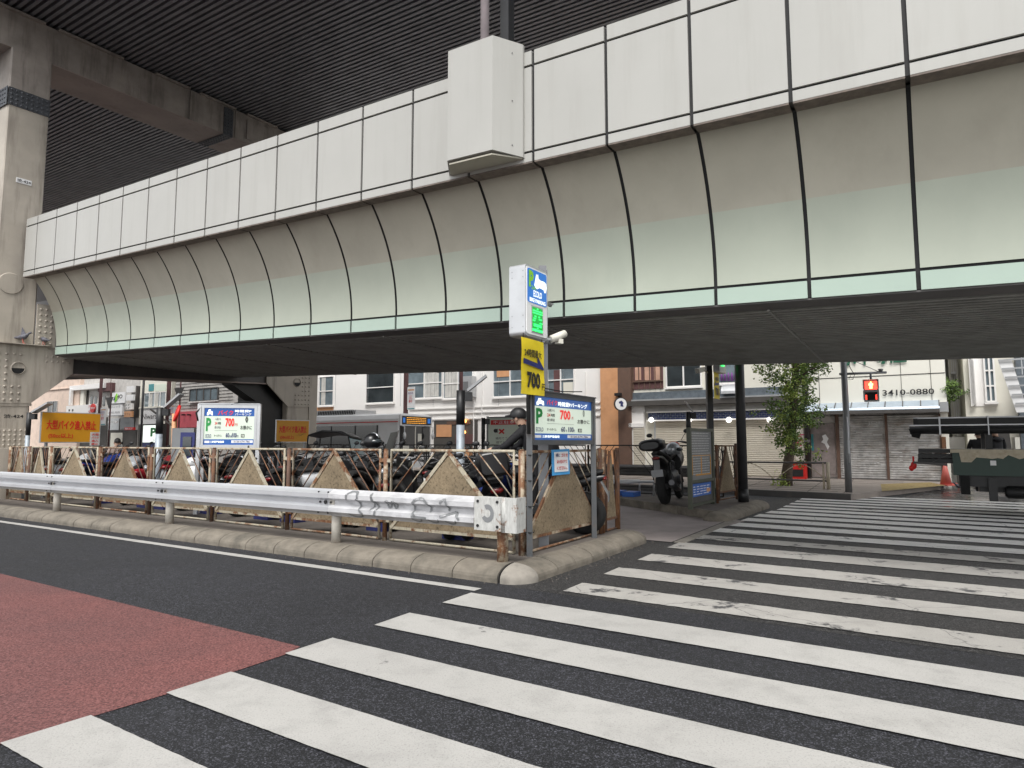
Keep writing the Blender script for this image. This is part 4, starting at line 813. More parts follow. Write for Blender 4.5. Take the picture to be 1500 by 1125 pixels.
def motorcycle(label, col, P, ang, sc_=1., fair=False, chrome=False, screen=False, topcase=False):
    t = thing('motorcycle', label, 'motorcycle', (0, 0, 0), 'motorcycles in the parking rows')
    wheel(t, .74, .31, .12); wheel(t, -.70, .31, .17)
    m = MB(); m.loft([(-.12, 0, .80, .08, .06), (-.02, 0, .86, .14, .10), (.15, 0, .90, .16, .13), (.32, 0, .90, .14, .12), (.40, 0, .86, .06, .06)], 16); m.build('fuel_tank', col, t)
    m = MB(); m.loft([(-.98, 0, .92, .04, .03), (-.85, 0, .90, .10, .05), (-.5, 0, .82, .14, .06), (-.15, 0, .78, .12, .05), (-.08, 0, .80, .05, .03)], 14); m.build('seat', 'seat', t)
    m = MB(); m.loft([(-1.0, 0, .84, .04, .04), (-.8, 0, .80, .11, .08), (-.45, 0, .70, .11, .10), (-.2, 0, .66, .08, .08)], 14); m.build('tail_cowl', col, t)
    m = MB(); m.loft([(-.2, 0, .42, .12, .12), (.0, 0, .42, .17, .16), (.2, 0, .44, .15, .15), (.3, 0, .45, .08, .1)], 10, pw=.6); m.tube([(.08, 0, .5), (.16, 0, .74)], .085, 12)
    for i in range(5): m.tube([(.09+.015*i, 0, .56+.035*i), (.093+.015*i, 0, .57+.035*i)], .11, 14)
    m.tube([(.0, -.2, .40), (.0, .2, .40)], .08, 14); m.build('engine', 'chrome' if chrome else 'engine', t)
    m = MB(); m.tube([(.46, 0, .92), (.1, 0, .76), (-.25, 0, .62), (-.22, 0, .34)], .022, 8); m.tube([(.46, .0, .88), (.32, 0, .45), (-.1, 0, .28)], .02, 8)
    for sg in (-1, 1): m.tube([(-.2, sg*.06, .36), (-.70, sg*.11, .31)], .022, 8); m.tube([(-.62, sg*.12, .34), (-.45, sg*.12, .72)], .022, 8)
    m.build('frame', 'plastic_black', t)
    m = MB()
    for sg in (-1, 1): m.tube([(.46, sg*.10, 1.0), (.74, sg*.10, .31)], .024, 10)
    m.build('fork', 'chrome', t)
    m = MB(); m.tube([(.2, -.08, .5), (.30, -.12, .3), (.1, -.14, .2), (-.3, -.16, .24), (-.9, -.19, .38)], [.022, .022, .025, .05, .05], 12); m.build('exhaust', 'engine' if topcase else 'chrome', t)
    m = MB(); m.loft([(.50, 0, .56, .04, .02), (.62, 0, .64, .07, .015), (.78, 0, .66, .07, .015), (.98, 0, .56, .05, .015)], 12); m.build('front_fender', col, t)
    m = MB(); m.ell((.60, 0, .92), .08, .10, .10); m.build('headlight', 'lens', t); m = MB(); m.ell((-1.0, 0, .82), .03, .07, .03); m.build('tail_light', 'tail_red', t)
    m = MB(); m.bar((-.95, 0, .78), (-1.05, 0, .58), .10, .02); m.box((-1.05, 0, .56), .01, .20, .12); m.build('number_plate', 'grey_metal', t)
    if fair: m = MB(); m.loft([(.30, 0, .70, .20, .20), (.45, 0, .80, .24, .25), (.62, 0, .88, .20, .20), (.76, 0, .86, .10, .10), (.82, 0, .84, .03, .03)], 16); m.build('front_fairing', col, t)
    if screen: m = MB(); m.box8([(.66, -.16, 1.0), (.66, .16, 1.0), (.67, .16, 1.0), (.67, -.16, 1.0), (.50, -.12, 1.34), (.50, .12, 1.34), (.51, .12, 1.34), (.51, -.12, 1.34)]); m.build('windscreen', 'screen', t)
    if topcase: m = MB(); m.loft([(-1.12, .05, 1.04, .15, .06), (-1.08, .05, 1.05, .20, .10), (-.80, .02, 1.05, .19, .11), (-.68, 0, 1.02, .12, .06)], 14, pw=.7); m.build('top_case', 'cowl_black', t)
    bars(t, .46, 1.06, mirz=.18); finish(t, P, ang, sc_, -7); return t
aw = aG(G2)
def at_(px, w_, z=.176): s_, _ = onw(px, 690, w_); return S(s_, w_, z)
scooter('white scooter with its nose at the fence beside the pier end', 'cowl_white', at_(110, 1.3), aw+.5, box='cowl_black')
motorcycle('blue tanked motorcycle behind the fourth triangular board from the left', 'cowl_blue', at_(163, 1.5), aw+.6, fair=True)
scooter('silver white scooter with long bodywork behind the wide gap of the fence', 'cowl_silver', at_(205, 1.2), aw-2.5)
scooter('bright red scooter seen through the slanting fence bars', 'cowl_red', at_(238, 1.4), aw+.55)
motorcycle('dark red motorcycle beside a grey cable near the price board', 'cowl_red', at_(285, 1.7), aw+.5)
scooter('white scooter under the price board, its tail slanting up', 'cowl_white', at_(322, 1.25), aw+2.6)
motorcycle('black motorcycle directly right of the middle price board', 'cowl_black', at_(352, 1.6), aw+.55)
scooter('white scooter behind the fence below the small yellow sign', 'cowl_white', at_(405, 1.2), aw+2.6, screen=False)
scooter('delivery scooter with a pale grey top box and a black canopy', 'cowl_white', at_(487, 3.4, .03), aw-1.45, box='box_grey', canopy=True)
motorcycle('naked motorcycle with chrome engine and spoked look behind the graffiti rail', 'cowl_black', at_(512, 1.3), aw+.75, chrome=True)
motorcycle('black motorcycle in front of the bus with a helmet on its seat', 'cowl_black', at_(560, 2.0), aw+.4, fair=True)
scooter('black scooter with a clear tall windscreen beside the worn lamp post', 'cowl_black', at_(628, 1.5), aw+1.9, screen=True, sc_=1.08)
motorcycle('black motorcycle behind the corner panel with a silver exhaust', 'cowl_black', at_(672, 1.15), aw+.5)
scooter('dark grey scooter that the rider in black stands at', 'cowl_black', at_(728, 1.25), aw+.7, box='cowl_black')
motorcycle('black motorcycle behind the price board at the crossing', 'cowl_black', S(.95, 1.75, .176), aw+1.9)
motorcycle('blue and black sports motorcycle at the narrow fence end', 'cowl_blue', S(1.6, 2.15, .176), aw+2.95, fair=True)
motorcycle('large black touring motorcycle with a helmet on it on the far island', 'cowl_black', V((3.62, 14.75, .176)), R(66), sc_=1.22, fair=True, topcase=True)
proto = motorcycle('black motorcycle of the rear row, half hidden behind those along the fence', 'cowl_black', at_(150, 3.0), aw+.4)
proto['group'] = 'black motorcycles of the rear row'
for px, w__, a_ in ((195, 3.1, .5), (250, 3.0, .3), (300, 3.2, .6), (340, 3.0, .45), (380, 2.8, .4), (440, 3.1, .6), (495, 3.2, .35), (535, 3.0, .5), (590, 2.9, .4), (640, 2.9, .6), (690, 2.8, .45), (725, 2.6, .5)):
    c = copy_tree(proto); c.location = at_(px, w__-.2, .18); c.rotation_euler = (R(-7), 0, aw+a_)
scp = scooter('black scooter wedged between the motorcycles along the fence', 'cowl_black', at_(140, 1.4), aw+.4); scp['group'] = 'black scooters along the fence'
for px, w__, a_ in ((185, 1.5, .5), (262, 1.5, 2.8), (375, 1.5, .5), (442, 1.4, .3), (535, 1.3, .6), (592, 1.3, .5), (700, 1.2, .4)):
    c = copy_tree(scp); c.location = at_(px, w__); c.rotation_euler = (R(-8), 0, aw+a_)
def helmet(label, P, r, col, loc=None):
    t = thing('helmet', label, 'helmet', P); m = MB(); m.ell(V(P)+ZZ*r*.6, r*1.15, r, r*1.05, 16, 10, Matrix.Rotation(aw, 3, 'Z'), zcut=-.6); m.build('shell', col, t)
    m = MB(); m.ell(V(P)+ZZ*r*.65-G1*.02, r*1.19, r*.97, r*.42, 14, 6, Matrix.Rotation(aG(-G1), 3, 'Z'), zcut=-.5); m.build('visor', 'dark_glass', t); m = MB(); m.ell(V(P)+ZZ*r*1.1+G2*.02, r*.9, r*.3, r*.62, 12, 6, Matrix.Rotation(aG(-G1), 3, 'Z')); m.build('stripe', 'red' if col == 'cowl_silver' else 'cowl_silver', t)
helmet('silver and dark red helmet resting on the big touring motorcycle', V((3.62, 14.62, 1.24)), .165, 'cowl_silver')
q = dep(546, 640, 11.6); helmet('glossy black helmet on a motorcycle before the bus windows', V((q.x, q.y, 1.42)), .15, 'cowl_black')
m = MB(); 
for i, (s_, w_) in enumerate(((1.4, .55), (2.9, .6), (4.9, .6), (5.6, .6), (7.2, .6), (8.8, .6), (9.4, .6), (11.2, .6))):
    c = thing('wheel_lock', f'low blue wheel locking unit on the pavement, number {i+1} along the fence from the crossing' if False else 'low blue wheel locking unit on the pavement behind the fence', 'wheel lock', S(s_, w_, .176), 'wheel locks behind the fence')
    m = MB(); m.fb(S, s_, s_+.38, w_, w_+.22, .178, .27); m.build('base', 'navy', c); m = MB(); m.tube([S(s_+.1, w_+.3, .18), S(s_+.1, w_+.3, .5), S(s_+.1, w_+.9, .5), S(s_+.1, w_+.9, .18)], .02, 8); m.build('hoop', 'light_metal', c)
for i, (px, y_) in enumerate(((925, 16.2), (905, 16.6))):
    q = dep(px, 727, y_); c = thing('wheel_lock', 'blue wheel lock with pale hoops beside the big touring motorcycle', 'wheel lock', V((q.x, q.y, .17)), 'wheel locks on the far island'); m = MB(); b = V((q.x, q.y, .17)); m.box(b+ZZ*.06, .45, .3, .12, aw); m.build('base', 'blue', c); m = MB(); m.tube([b+V((-.6, 0, 0)), b+V((-.6, 0, .34)), b+V((.55, 0, .36)), b+V((.55, 0, 0))], .035, 8); m.build('hoop', 'light_metal', c)
# ================================================================== people
def body(name, J, Ed, Rd, zones, par):
    """one continuous skinned surface over joints J, bones Ed, radii Rd; zones = list of (material, test)"""
    me = bpy.data.meshes.new('b'); keys = list(J); ix = {k: i for i, k in enumerate(keys)}
    me.from_pydata([J[k] for k in keys], [(ix[a], ix[b]) for a, b in Ed], []); o = bpy.data.objects.new('b', me); COL.objects.link(o)
    o.modifiers.new('s', 'SKIN'); 
    for k in keys:
        sv = me.skin_vertices[0].data[ix[k]]; r_ = Rd[k]; sv.radius = r_ if isinstance(r_, tuple) else (r_, r_); sv.use_root = (k == 'pelvis')
    ss = o.modifiers.new('ss', 'SUBSURF'); ss.levels = 2; ss.render_levels = 2
    dg = bpy.context.evaluated_depsgraph_get(); dg.update(); m2 = bpy.data.meshes.new_from_object(o.evaluated_get(dg)); bpy.data.objects.remove(o)
    m2.name = name; m2.materials.clear()
    for z in zones: m2.materials.append(MATS[z[0]])
    for p_ in m2.polygons:
        p_.use_smooth = True
        for i, (mm, test) in enumerate(zones):
            if test(p_.center): p_.material_index = i; break
    ob = bpy.data.objects.new(name, m2); COL.objects.link(ob); ob.parent = par; ORG[ob.name] = ORG[par.name]; return ob
def person(label, P, ang, top='jacket', legs='trousers', arm='down', lean=0., hat=None, sc_=1., hairc='hair', hood=False):
    t = thing('person', label, 'person', (0, 0, 0)); L = lean
    J = dict(pelvis=(0, 0, .95), waist=(.02+L*.15, 0, 1.08), chest=(.03+L*.45, 0, 1.32), neck=(.03+L*.62, 0, 1.48), head=(.06+L*.75, 0, 1.60), crown=(.05+L*.82, 0, 1.70))
    for sg, n_ in ((1, 'l'), (-1, 'r')):
        J['hip'+n_] = (0, sg*.09, .90); J['knee'+n_] = (.03, sg*.10, .50); J['ank'+n_] = (0, sg*.10, .10); J['toe'+n_] = (.15, sg*.11, .05)
        J['sh'+n_] = (.02+L*.5, sg*.18, 1.42)
        if arm == 'down': J['el'+n_] = (-.02+L*.4, sg*.24, 1.13); J['wr'+n_] = (.08+L*.3, sg*.24, .88)
        elif arm == 'fwd': J['el'+n_] = (.25+L*.5, sg*.25, 1.20); J['wr'+n_] = (.48+L*.5, sg*.20, 1.15)
        else: J['el'+n_] = (.06+L*.4, sg*.26, 1.15); J['wr'+n_] = (.28+L*.3, sg*.12, 1.20)
    Ed = [('pelvis', 'waist'), ('waist', 'chest'), ('chest', 'neck'), ('neck', 'head'), ('head', 'crown')]
    Rd = dict(pelvis=(.15, .12), waist=(.15, .12), chest=(.17, .13), neck=.058, head=(.078, .095), crown=(.06, .07))
    for n_ in 'lr':
        Ed += [('pelvis', 'hip'+n_), ('hip'+n_, 'knee'+n_), ('knee'+n_, 'ank'+n_), ('ank'+n_, 'toe'+n_), ('chest', 'sh'+n_), ('sh'+n_, 'el'+n_), ('el'+n_, 'wr'+n_)]
        Rd.update({'hip'+n_: .10, 'knee'+n_: .065, 'ank'+n_: .045, 'toe'+n_: .04, 'sh'+n_: .075, 'el'+n_: .055, 'wr'+n_: .042})
        a = V(J['el'+n_]); b = V(J['wr'+n_]); dd = (b-a).normalized(); sd = V((0, -1 if n_ == 'l' else 1, 0)); pm = b+dd*.05
        J['palm'+n_] = tuple(pm); Ed.append(('wr'+n_, 'palm'+n_)); Rd['palm'+n_] = (.032, .02)
        for f in range(4):
            k = 'f%d%s' % (f, n_); up_ = V((dd.y, -dd.x, 0)) if abs(dd.z) > .9 else dd.cross(sd); J[k] = tuple(pm+dd*(.075-.008*abs(f-1.3))+up_*(.022*(f-1.5))+sd*.012); Ed.append(('palm'+n_, k)); Rd[k] = .009
        J['th'+n_] = tuple(b+dd*.05+sd*.045); Ed.append(('palm'+n_, 'th'+n_)); Rd['th'+n_] = .010
    nz = J['neck'][2]
    body('body', J, Ed, Rd, [('skin', lambda c: c.z > nz+.03 and (V(c)-V(J['head'])).length < .22), ('skin', lambda c: min((V(c)-V(J['palml'])).length, (V(c)-V(J['palmr'])).length) < .09), ('black', lambda c: c.z < .12), (legs, lambda c: c.z < .93 and abs(c.x) < .3), (top, lambda c: True)], t)
    H = V(J['head'])
    m = MB(); m.ell(H+V((-.012, 0, .035)), .102, .086, .105, 14, 8, zcut=-.35); m.build('hair', hairc, t)
    f = MB()
    for sg in (-1, 1): f.ell(H+V((.085, sg*.032, .0)), .012, .014, .008, 8, 4)
    f.build('eyes', 'white', t); f = MB(); f.ell(H+V((.092, 0, -.03)), .018, .013, .024, 8, 4); 
    for sg in (-1, 1): f.ell(H+V((-.0, sg*.085, -.01)), .02, .01, .03, 8, 4)
    f.build('nose_and_ears', 'skin', t); f = MB(); f.ell(H+V((.082, 0, -.07)), .01, .022, .006, 8, 4); f.build('mouth', 'cowl_red', t)
    if hat: m = MB(); m.ell(H+V((0, 0, .05)), .125, .11, .11, 16, 8, zcut=-.3); m.loft([(.08, 0, .0+H.z+.05, .08, .012), (.18, 0, H.z+.04, .06, .008)], 10) if False else None; m.prism([H+V((.06, -.08, .05)), H+V((.06, .08, .05)), H+V((.19, .05, .03)), H+V((.19, -.05, .03))], V((0, 0, .012))); m.build('cap', hat, t)
    if hood: m = MB(); m.ell((J['neck'][0]-.07, 0, 1.42), .09, .13, .07, 12, 6); m.build('hood', top, t)
    t.location = P; t.rotation_euler = (0, 0, ang); t.scale = (sc_,)*3; return t
q = dep(790, 650, 9.6); person('person in a black jacket and dark cap leaning over a scooter behind the fence corner', V((q.x, q.y, .176)), 2.75, arm='fwd', lean=.34, hat='black', sc_=1.05, legs='jacket')
m = thing('rucksack', 'black rucksack on the rider behind the fence corner', 'rucksack', (q.x+.05, q.y-.25, 1.2)); mm = MB(); mm.ell((q.x+.12, q.y-.22, 1.34), .17, .15, .24, 14, 8); mm.build('bag', 'jacket', m)
mm = MB(); mm.tube([(q.x+.0, q.y-.30, 1.5), (q.x-.05, q.y-.2, 1.58), (q.x-.1, q.y-.1, 1.5)], .015, 6); mm.build('strap', 'black', m)
q = dep(172, 655, 17.5); person('dark haired person in a beige top behind the fence, left of the P sign', V((q.x, q.y, .02)), 2.2, top='jacket_beige', hairc='hair', sc_=.92)
q = dep(1460, 650, 17.3); person('person in a black hooded jacket with short dark hair behind the truck, on the right', V((q.x, q.y, .15)), 1.6, arm='fold', hood=True, sc_=1.0)
q = dep(1434, 650, 17.6); person('person in a grey black puffer jacket half hidden by the truck upright', V((q.x, q.y, .15)), .9, arm='fold', sc_=.97)
#PART5
# ================================================================== far side of the street
WF = 20.5
def sx(px, w_=WF, py=620): return onw(px, py, w_)[0]
def zx(px, py, w_=WF): return onw(px, py, w_)[1]
def fbox(mb, x0, x1, y0, y1, d0=0., d1=.06, w_=WF, mi=0, z0=None):
    """box on a facade: pixel span seen on the plane, d0..d1 metres in front of it"""
    xm = (x0+x1)/2; zt, zb = zx(xm, y0, w_), (zx(xm, y1, w_) if z0 is None else z0)
    mb.fb(S, sx(x0, w_), sx(x1, w_), w_-d1, w_-d0, zb, zt, mi); return mb
def part(par, name, mt, x0, x1, y0, y1, d0=0., d1=.06, w_=WF, z0=None):
    return fbox(MB(), x0, x1, y0, y1, d0, d1, w_, 0, z0).build(name, mt, par)
def ftxt(par, s, x, y, hpx, mt, wpx=None, d=.08, w_=WF, b=.0):
    s_, z = onw(x, y, w_); k = abs(zx(x, y-1, w_)-z); kx = abs(sx(x+1, w_)-sx(x, w_))
    return txt(s, S(s_, w_-d, z), -G1, ZZ, hpx*k, mt, par, wpx*kx if wpx else None, b)
def building(label, x0, x1, ztop, mt, depth=9, w_=WF, name='building', cat='building'):
    a, b = sx(x0, w_), sx(x1, w_); t = thing(name, label, cat, S((a+b)/2, w_, .0)); m = MB(); m.fb(S, a, b, w_, w_+depth, .0, ztop); m.build('wall', mt, t); return t
def window(par, x0, x1, y0, y1, gl='window', fr='wall_white', nx=2, ny=1, d=.03, w_=WF, sill=True, curtain=None):
    o = part(par, 'window', gl, x0, x1, y0, y1, -.02, .012, w_); m = MB(); s0, s1 = sx(x0, w_), sx(x1, w_); xm = (x0+x1)/2; zt, zb = zx(xm, y0, w_), zx(xm, y1, w_); e = .05
    for a in [s0+(s1-s0)*i/nx for i in range(nx+1)]: m.fb(S, a-e/2, a+e/2, w_-.07, w_, zb, zt)
    for z in [zb+(zt-zb)*i/ny for i in range(ny+1)]: m.fb(S, s0, s1, w_-.065, w_-.003, z-e/2, z+e/2)
    m.build('frame', fr, o)
    if sill: m = MB(); m.fb(S, s0+.06, s1-.06, w_-.14, w_, zb-.10, zb-.03); m.build('sill', 'wall_white', o)
    if curtain:
        for c0, c1 in curtain:
            m = MB(); a, b = sx(c0, w_), sx(c1, w_); n = 8
            for i in range(n): m.fb(S, a+(b-a)*i/n, a+(b-a)*(i+.8)/n, w_-.03-.012*(i % 2), w_-.012, zb+.05, zt-.05)
            m.build('curtain', 'curtain', o)
    return o
def shutter(par, x0, x1, y0, y1, mt, pitch=.075, w_=WF, z0=.18):
    s0, s1 = sx(x0, w_), sx(x1, w_); zt = zx((x0+x1)/2, y0, w_); m = MB(); z = z0; prf = []
    while z < zt: prf += [(w_-.02, z), (w_-.05, z+pitch*.25), (w_-.05, z+pitch*.75), (w_-.02, z+pitch*.98)]; z += pitch
    prf += [(w_+.02, z), (w_+.02, z0)]; m.ext(S, prf, s0, s1); return m.build('shutter', mt, par)
# A the white building
A = building('white rendered building with wide second floor windows behind the bus and fence', 455, 880, 10, 'wall_white')
window(A, 467, 488, 552, 594, 'window', nx=1, ny=2, curtain=[(470, 476)]); part(A, 'brick_band', 'orange', 462, 488, 596, 603, 0, .03)
window(A, 536, 577, 545, 590, 'dark_glass', nx=1, ny=2)
window(A, 597, 648, 540, 583, 'window', nx=2, ny=2, curtain=[(620, 643)]); window(A, 650, 693, 540, 583, 'window', nx=2, ny=2, curtain=[(652, 672)])
window(A, 723, 800, 535, 580, 'window', nx=3, ny=2); window(A, 803, 842, 535, 578, 'window', nx=2, ny=2)
part(A, 'interior_brick', 'wall_brownred', 812, 822, 542, 577, .0, .03); part(A, 'interior_shelf', 'wall_cream', 826, 840, 560, 576, 0, .03); part(A, 'interior_glow', 'orange', 728, 748, 540, 552, 0, .03)
for y in (594, 602, 611): part(A, 'string_course', 'wall_white', 600, 880, y, y+1.6, 0, .07)
for x in (694, 706, 858): part(A, 'downpipe', 'wall_white', x, x+1.2, 545, 690, 0, .06)
part(A, 'shop_opening', 'wall_dark', 636, 700, 616, 690, -.02, .02)
for x0, x1, y0, y1, mt in ((640, 662, 622, 640, 'orange'), (668, 694, 636, 650, 'wall_brownred'), (655, 690, 617, 622, 'brown'), (676, 697, 655, 668, 'orange')): part(A, 'shop_interior', mt, x0, x1, y0, y1, .02, .05)
for x, y in ((683, 617), (682, 633)): m = MB(); s_, z = onw(x, y, WF); m.ell(S(s_, WF-.12, z), .09, .09, .09, 10, 6); m.build('lamp', 'warm_lamp', A)
for i in range(8): part(A, 'joint_line', 'light_metal', 490+i*48, 490.5+i*48, 545, 595, .0, .012)
ac = thing('air_conditioner', 'grey outdoor air conditioner unit mounted on the white wall beside the lamp post', 'air conditioner', S(sx(692), WF-.2, 3.6)); part(ac, 'casing', 'light_metal', 684, 698, 552, 582, .05, .45); part(ac, 'grille', 'grey_metal', 686, 693, 560, 576, .45, .47)
po = thing('poster', 'no unauthorised parking poster with a red heading behind the rider', 'poster', S(sx(745, 12), 12, 1.3)); K = dict(w_=12)
part(po, 'board', 'sign_cream', 716, 775, 612, 665, 0, .04, **K); part(po, 'frame', 'grey_metal', 714, 777, 610, 612, 0, .06, **K); part(po, 'frame', 'grey_metal', 714, 716, 610, 690, 0, .06, **K); part(po, 'heading', 'red', 720, 775, 615, 622, .04, .046, **K)
ftxt(po, '不正駐車取締', 747, 618.5, 5, 'white', 48, .05, 12); ftxt(po, '×', 736, 632, 8, 'red', 9, .05, 12, .03); ftxt(po, '場内でゴミを', 740, 642, 4, 'black', 26, .05, 12); ftxt(po, '捨てないで', 740, 648, 4, 'black', 24, .05, 12)
m = MB()
for x in (727, 729.5): s_, z = onw(x, 631, 12); m.ell(S(s_, 11.955, z), .07, .004, .07, 10, 6)
m.build('pictogram', 'black', po)
# B narrow orange brown building
B = building('narrow orange rendered building between the white one and the shuttered shop', 880, 906, 10, 'orange', 8, WF-.3); part(B, 'side_wall', 'brown', 906, 925, 400, 700, -.0, .02, WF-.3, z0=0)
m = MB(); m.fb(S, sx(906, WF-.3), sx(925, WF-.3), WF-.3, WF+6, 0, 10); m.build('side_bay', 'brown', B); part(B, 'meter_box', 'black', 903, 912, 576, 580, 0, .2, WF-.3)
rs = thing('round_sign', 'round white projecting shop sign with a dark emblem on the brown wall', 'sign', S(sx(910, WF-.6), WF-.6, 3.2)); s_, z = onw(909, 592, WF-.8); c = S(s_, WF-.8, z); dr = (-G2*.75-G1*.66).normalized()
m = MB(); m.tube([c-dr*.06, c+dr*.06], .29, 24); m.build('rim', 'black', rs); m = MB(); m.tube([c+dr*.06, c+dr*.068], .255, 24); m.build('face', 'white', rs)
sd = V((-dr.y, dr.x, 0)); m = MB(); m.prism([c+dr*.07+sd*a+ZZ*b for a, b in ((-.10, .10), (.02, .15), (.11, .06), (.08, -.02), (.11, -.12), (-.03, -.10), (-.02, .02), (-.08, .02))], dr*.004); m.build('emblem', 'navy', rs); m = MB(); m.bar(c, c+G2*.8+G1*.1, .04, .04); m.build('bracket', 'black_iron', rs)
# C cream shop with the wide roller shutter
C_ = building('cream shop building with a wide cream roller shutter and navy tiled fascia', 925, 1177, 8, 'wall_cream')
o = part(C_, 'lattice_window', 'wall_brownred', 926, 973, 530, 570, 0, .03); m = MB()
for i in range(6): fbox(m, 929+i*8, 930.2+i*8, 530, 570, .03, .07)
fbox(m, 926, 973, 557.5, 559.5, .03, .10); m.build('lattice', 'brown', o)
for x in (932, 946, 960): part(C_, 'wooden_board', 'beige_cloth', x, x+9, 532, 557, .03, .045)
window(C_, 978, 1029, 525, 566, 'dark_glass', nx=2, ny=1); window(C_, 1052, 1084, 525, 561, 'window', nx=1, ny=1)
m = MB()
for i in range(5): s_, z = onw(1058+i*5, 558, WF); m.tube([S(s_, WF-.08, z), S(s_, WF-.08, z+.22), S(s_, WF-.08, z+.34)], [.05, .05, .02], 8)
m.build('bottle_row', 'purple', C_)
part(C_, 'slate_band', 'slate', 925, 1150, 571, 583, 0, .12); part(C_, 'eave', 'wall_dark', 925, 1165, 584.5, 592, 0, .45); part(C_, 'gutter', 'light_metal', 925, 1165, 582, 584.5, 0, .30); part(C_, 'flashing', 'wall_grey', 945, 1165, 592, 601, 0, .10)
o = part(C_, 'tiled_fascia', 'tile_navy', 952, 1166, 602.5, 613.5, 0, .20); m = MB()
for y in (604.6, 607.4, 610.3): fbox(m, 952, 1166, y, y+.35, .20, .206)
for i in range(30):
    for j in range(4): fbox(m, 953+i*7+(3.5 if j % 2 else 0), 953.5+i*7+(3.5 if j % 2 else 0), 602.6+j*2.75, 605.2+j*2.75, .2, .205)
m.build('tile_joints', 'slate', o)
part(C_, 'fascia_trim', 'wall_white', 950, 1168, 600.5, 602.5, 0, .24); part(C_, 'fascia_trim', 'wall_white', 950, 1168, 613.5, 615.5, 0, .24)
for x in (959, 1014, 1071.5, 1131):
    m = MB(); s_, z = onw(x, 615.5, WF); c = S(s_, WF-.42, z); m.ell(c, .115, .115, .115, 14, 8); m2 = MB(); m2.bar(c+ZZ*.1, c+G2*.2+ZZ*.18, .02, .02); o = m.build('globe_lamp', 'globe', C_); m2.build('arm', 'grey_metal', o)
shutter(C_, 961, 1163, 616, 700, 'shutter_cream'); part(C_, 'wall_pier', 'wall_white', 913, 946, 594, 700, 0, .25, z0=0); shutter(C_, 928, 944, 627, 700, 'shutter_cream', w_=WF-.25); part(C_, 'door_head', 'wall_white', 925, 947, 620, 626, .25, .32); part(C_, 'shutter_guide', 'light_metal', 959, 961, 616, 700, 0, .08)
part(C_, 'pillar', 'wall_cream', 1165, 1177, 590, 700, 0, .18, z0=0)
m = MB(); s_, z = onw(1071.5, 572, WF); c = S(s_, WF-.1, z); m.ext(lambda s, a, b: c-G1*(s-.28)-G2*a+ZZ*(b), [(0, .25)]+[(.5*math.sin(i*.26), .25-.0-.42*(1-math.cos(i*.26))) for i in range(1, 7)]+[(0, -.15)], 0, .56); m.build('small_awning', 'light_metal', C_)
gfp = MB()
for k in range(7): x = 1162+random.uniform(0, 10); y = 636+k*2.6; fbox(gfp, x, x+random.uniform(4, 9), y, y+random.uniform(1.5, 3), .181, .186)
gfp.build('graffiti', 'graffiti_pink', C_); g = MB(); fbox(g, 1163, 1167, 640, 648, .187, .19); g.build('graffiti', 'teal', C_)
pl = thing('utility_pole', 'dark thick utility pole between the two shuttered shops', 'pole', S(sx(1181, WF-.4), WF-.4, .15)); m = MB(); s_ = sx(1181.5, WF-.4); m.tube([S(s_, WF-.4, .15), S(s_, WF-.4, 9)], .10, 14); m.build('shaft', 'dark_pole', pl); m = MB(); m.fb(S, s_-.10, s_+.10, WF-.55, WF-.3, 1.5, 1.6); m.fb(S, s_-.10, s_+.10, WF-.55, WF-.3, 3.5, 3.6); m.build('strap', 'steel_dark', pl)
# D the estate office
D = building('pale panelled office building with green lettering and two graffiti stained shutters', 1179, 1389, 8, 'panel_cream')
m = MB()
for x in (1202, 1323, 1367): fbox(m, x, x+.7, 480, 590, 0, .012)
s0, s1 = sx(1179), sx(1389); m.fb(S, s1, s0, WF-.012, WF, zx(1290, 551), zx(1290, 551)+.025); m.build('panel_joint', 'joint', D)
ftxt(D, '家不動産', 1278, 515, 38, 'green_letter', 96, .06, WF, .02); ftxt(D, '3410-0880', 1330, 574.5, 8.6, 'black', 76, .05, WF, .015)
a = MB(); s0, s1 = sx(1181), sx(1377); za, zb = zx(1280, 588.5), zx(1280, 603); a.ext(lambda s, p, q: S(s, WF-p, q), [(0, za), (.25, za-.03), (.75, zb+.12), (.80, zb+.04), (.80, zb-.08), (.76, zb-.08), (.74, zb+.05), (0, zb+.1)], s0, s1); aw_ = a.build('awning', 'awning', D)
m = MB(); m.fb(S, s1, s0, WF-.82, WF-.80, zb-.10, zb+.02)
for i in range(9): s_ = s0+(s1-s0)*i/8; m.bar(S(s_, WF-.26, za-.02), S(s_, WF-.76, zb+.13), .03, .02)
m.build('awning_edge', 'steel_dark', aw_); part(D, 'awning_end', 'light_metal', 1377, 1390, 590, 604, .0, .6)
part(D, 'lintel', 'wall_dark', 1181, 1377, 604, 609, 0, .05); o = part(D, 'door', 'door_worn', 1187, 1223, 620, 700, .0, .05, z0=.2); part(D, 'door_head', 'wall_grey', 1187, 1223, 608, 619, 0, .05)
part(o, 'door_stripe', 'teal', 1187.5, 1191, 636, 660, .05, .056); m = MB(); cx_, cz_ = onw(1209, 647, WF)
m.prism([S(cx_+a, WF-.056, cz_+b) for a, b in ((-.02, .28), (.10, .22), (.06, .08), (.14, -.02), (.02, -.08), (-.08, -.30), (-.14, -.18), (-.06, -.02), (-.12, .12))], -G2*.004); m.build('torn_paper', 'white', o)
part(o, 'meter_hatch', 'door_worn', 1214, 1222, 676, 694, .05, .07)
for x0, x1 in ((1184, 1186.5), (1224, 1229), (1296, 1300), (1375.5, 1378)): part(D, 'post', 'brown', x0, x1, 606, 702, 0, .12, z0=.12)
for x0, x1 in ((1229, 1296), (1300, 1375.5)):
    o = shutter(D, x0, x1, 607, 700, 'shutter_grey', .085)
g = MB(); rr = random.Random(3)
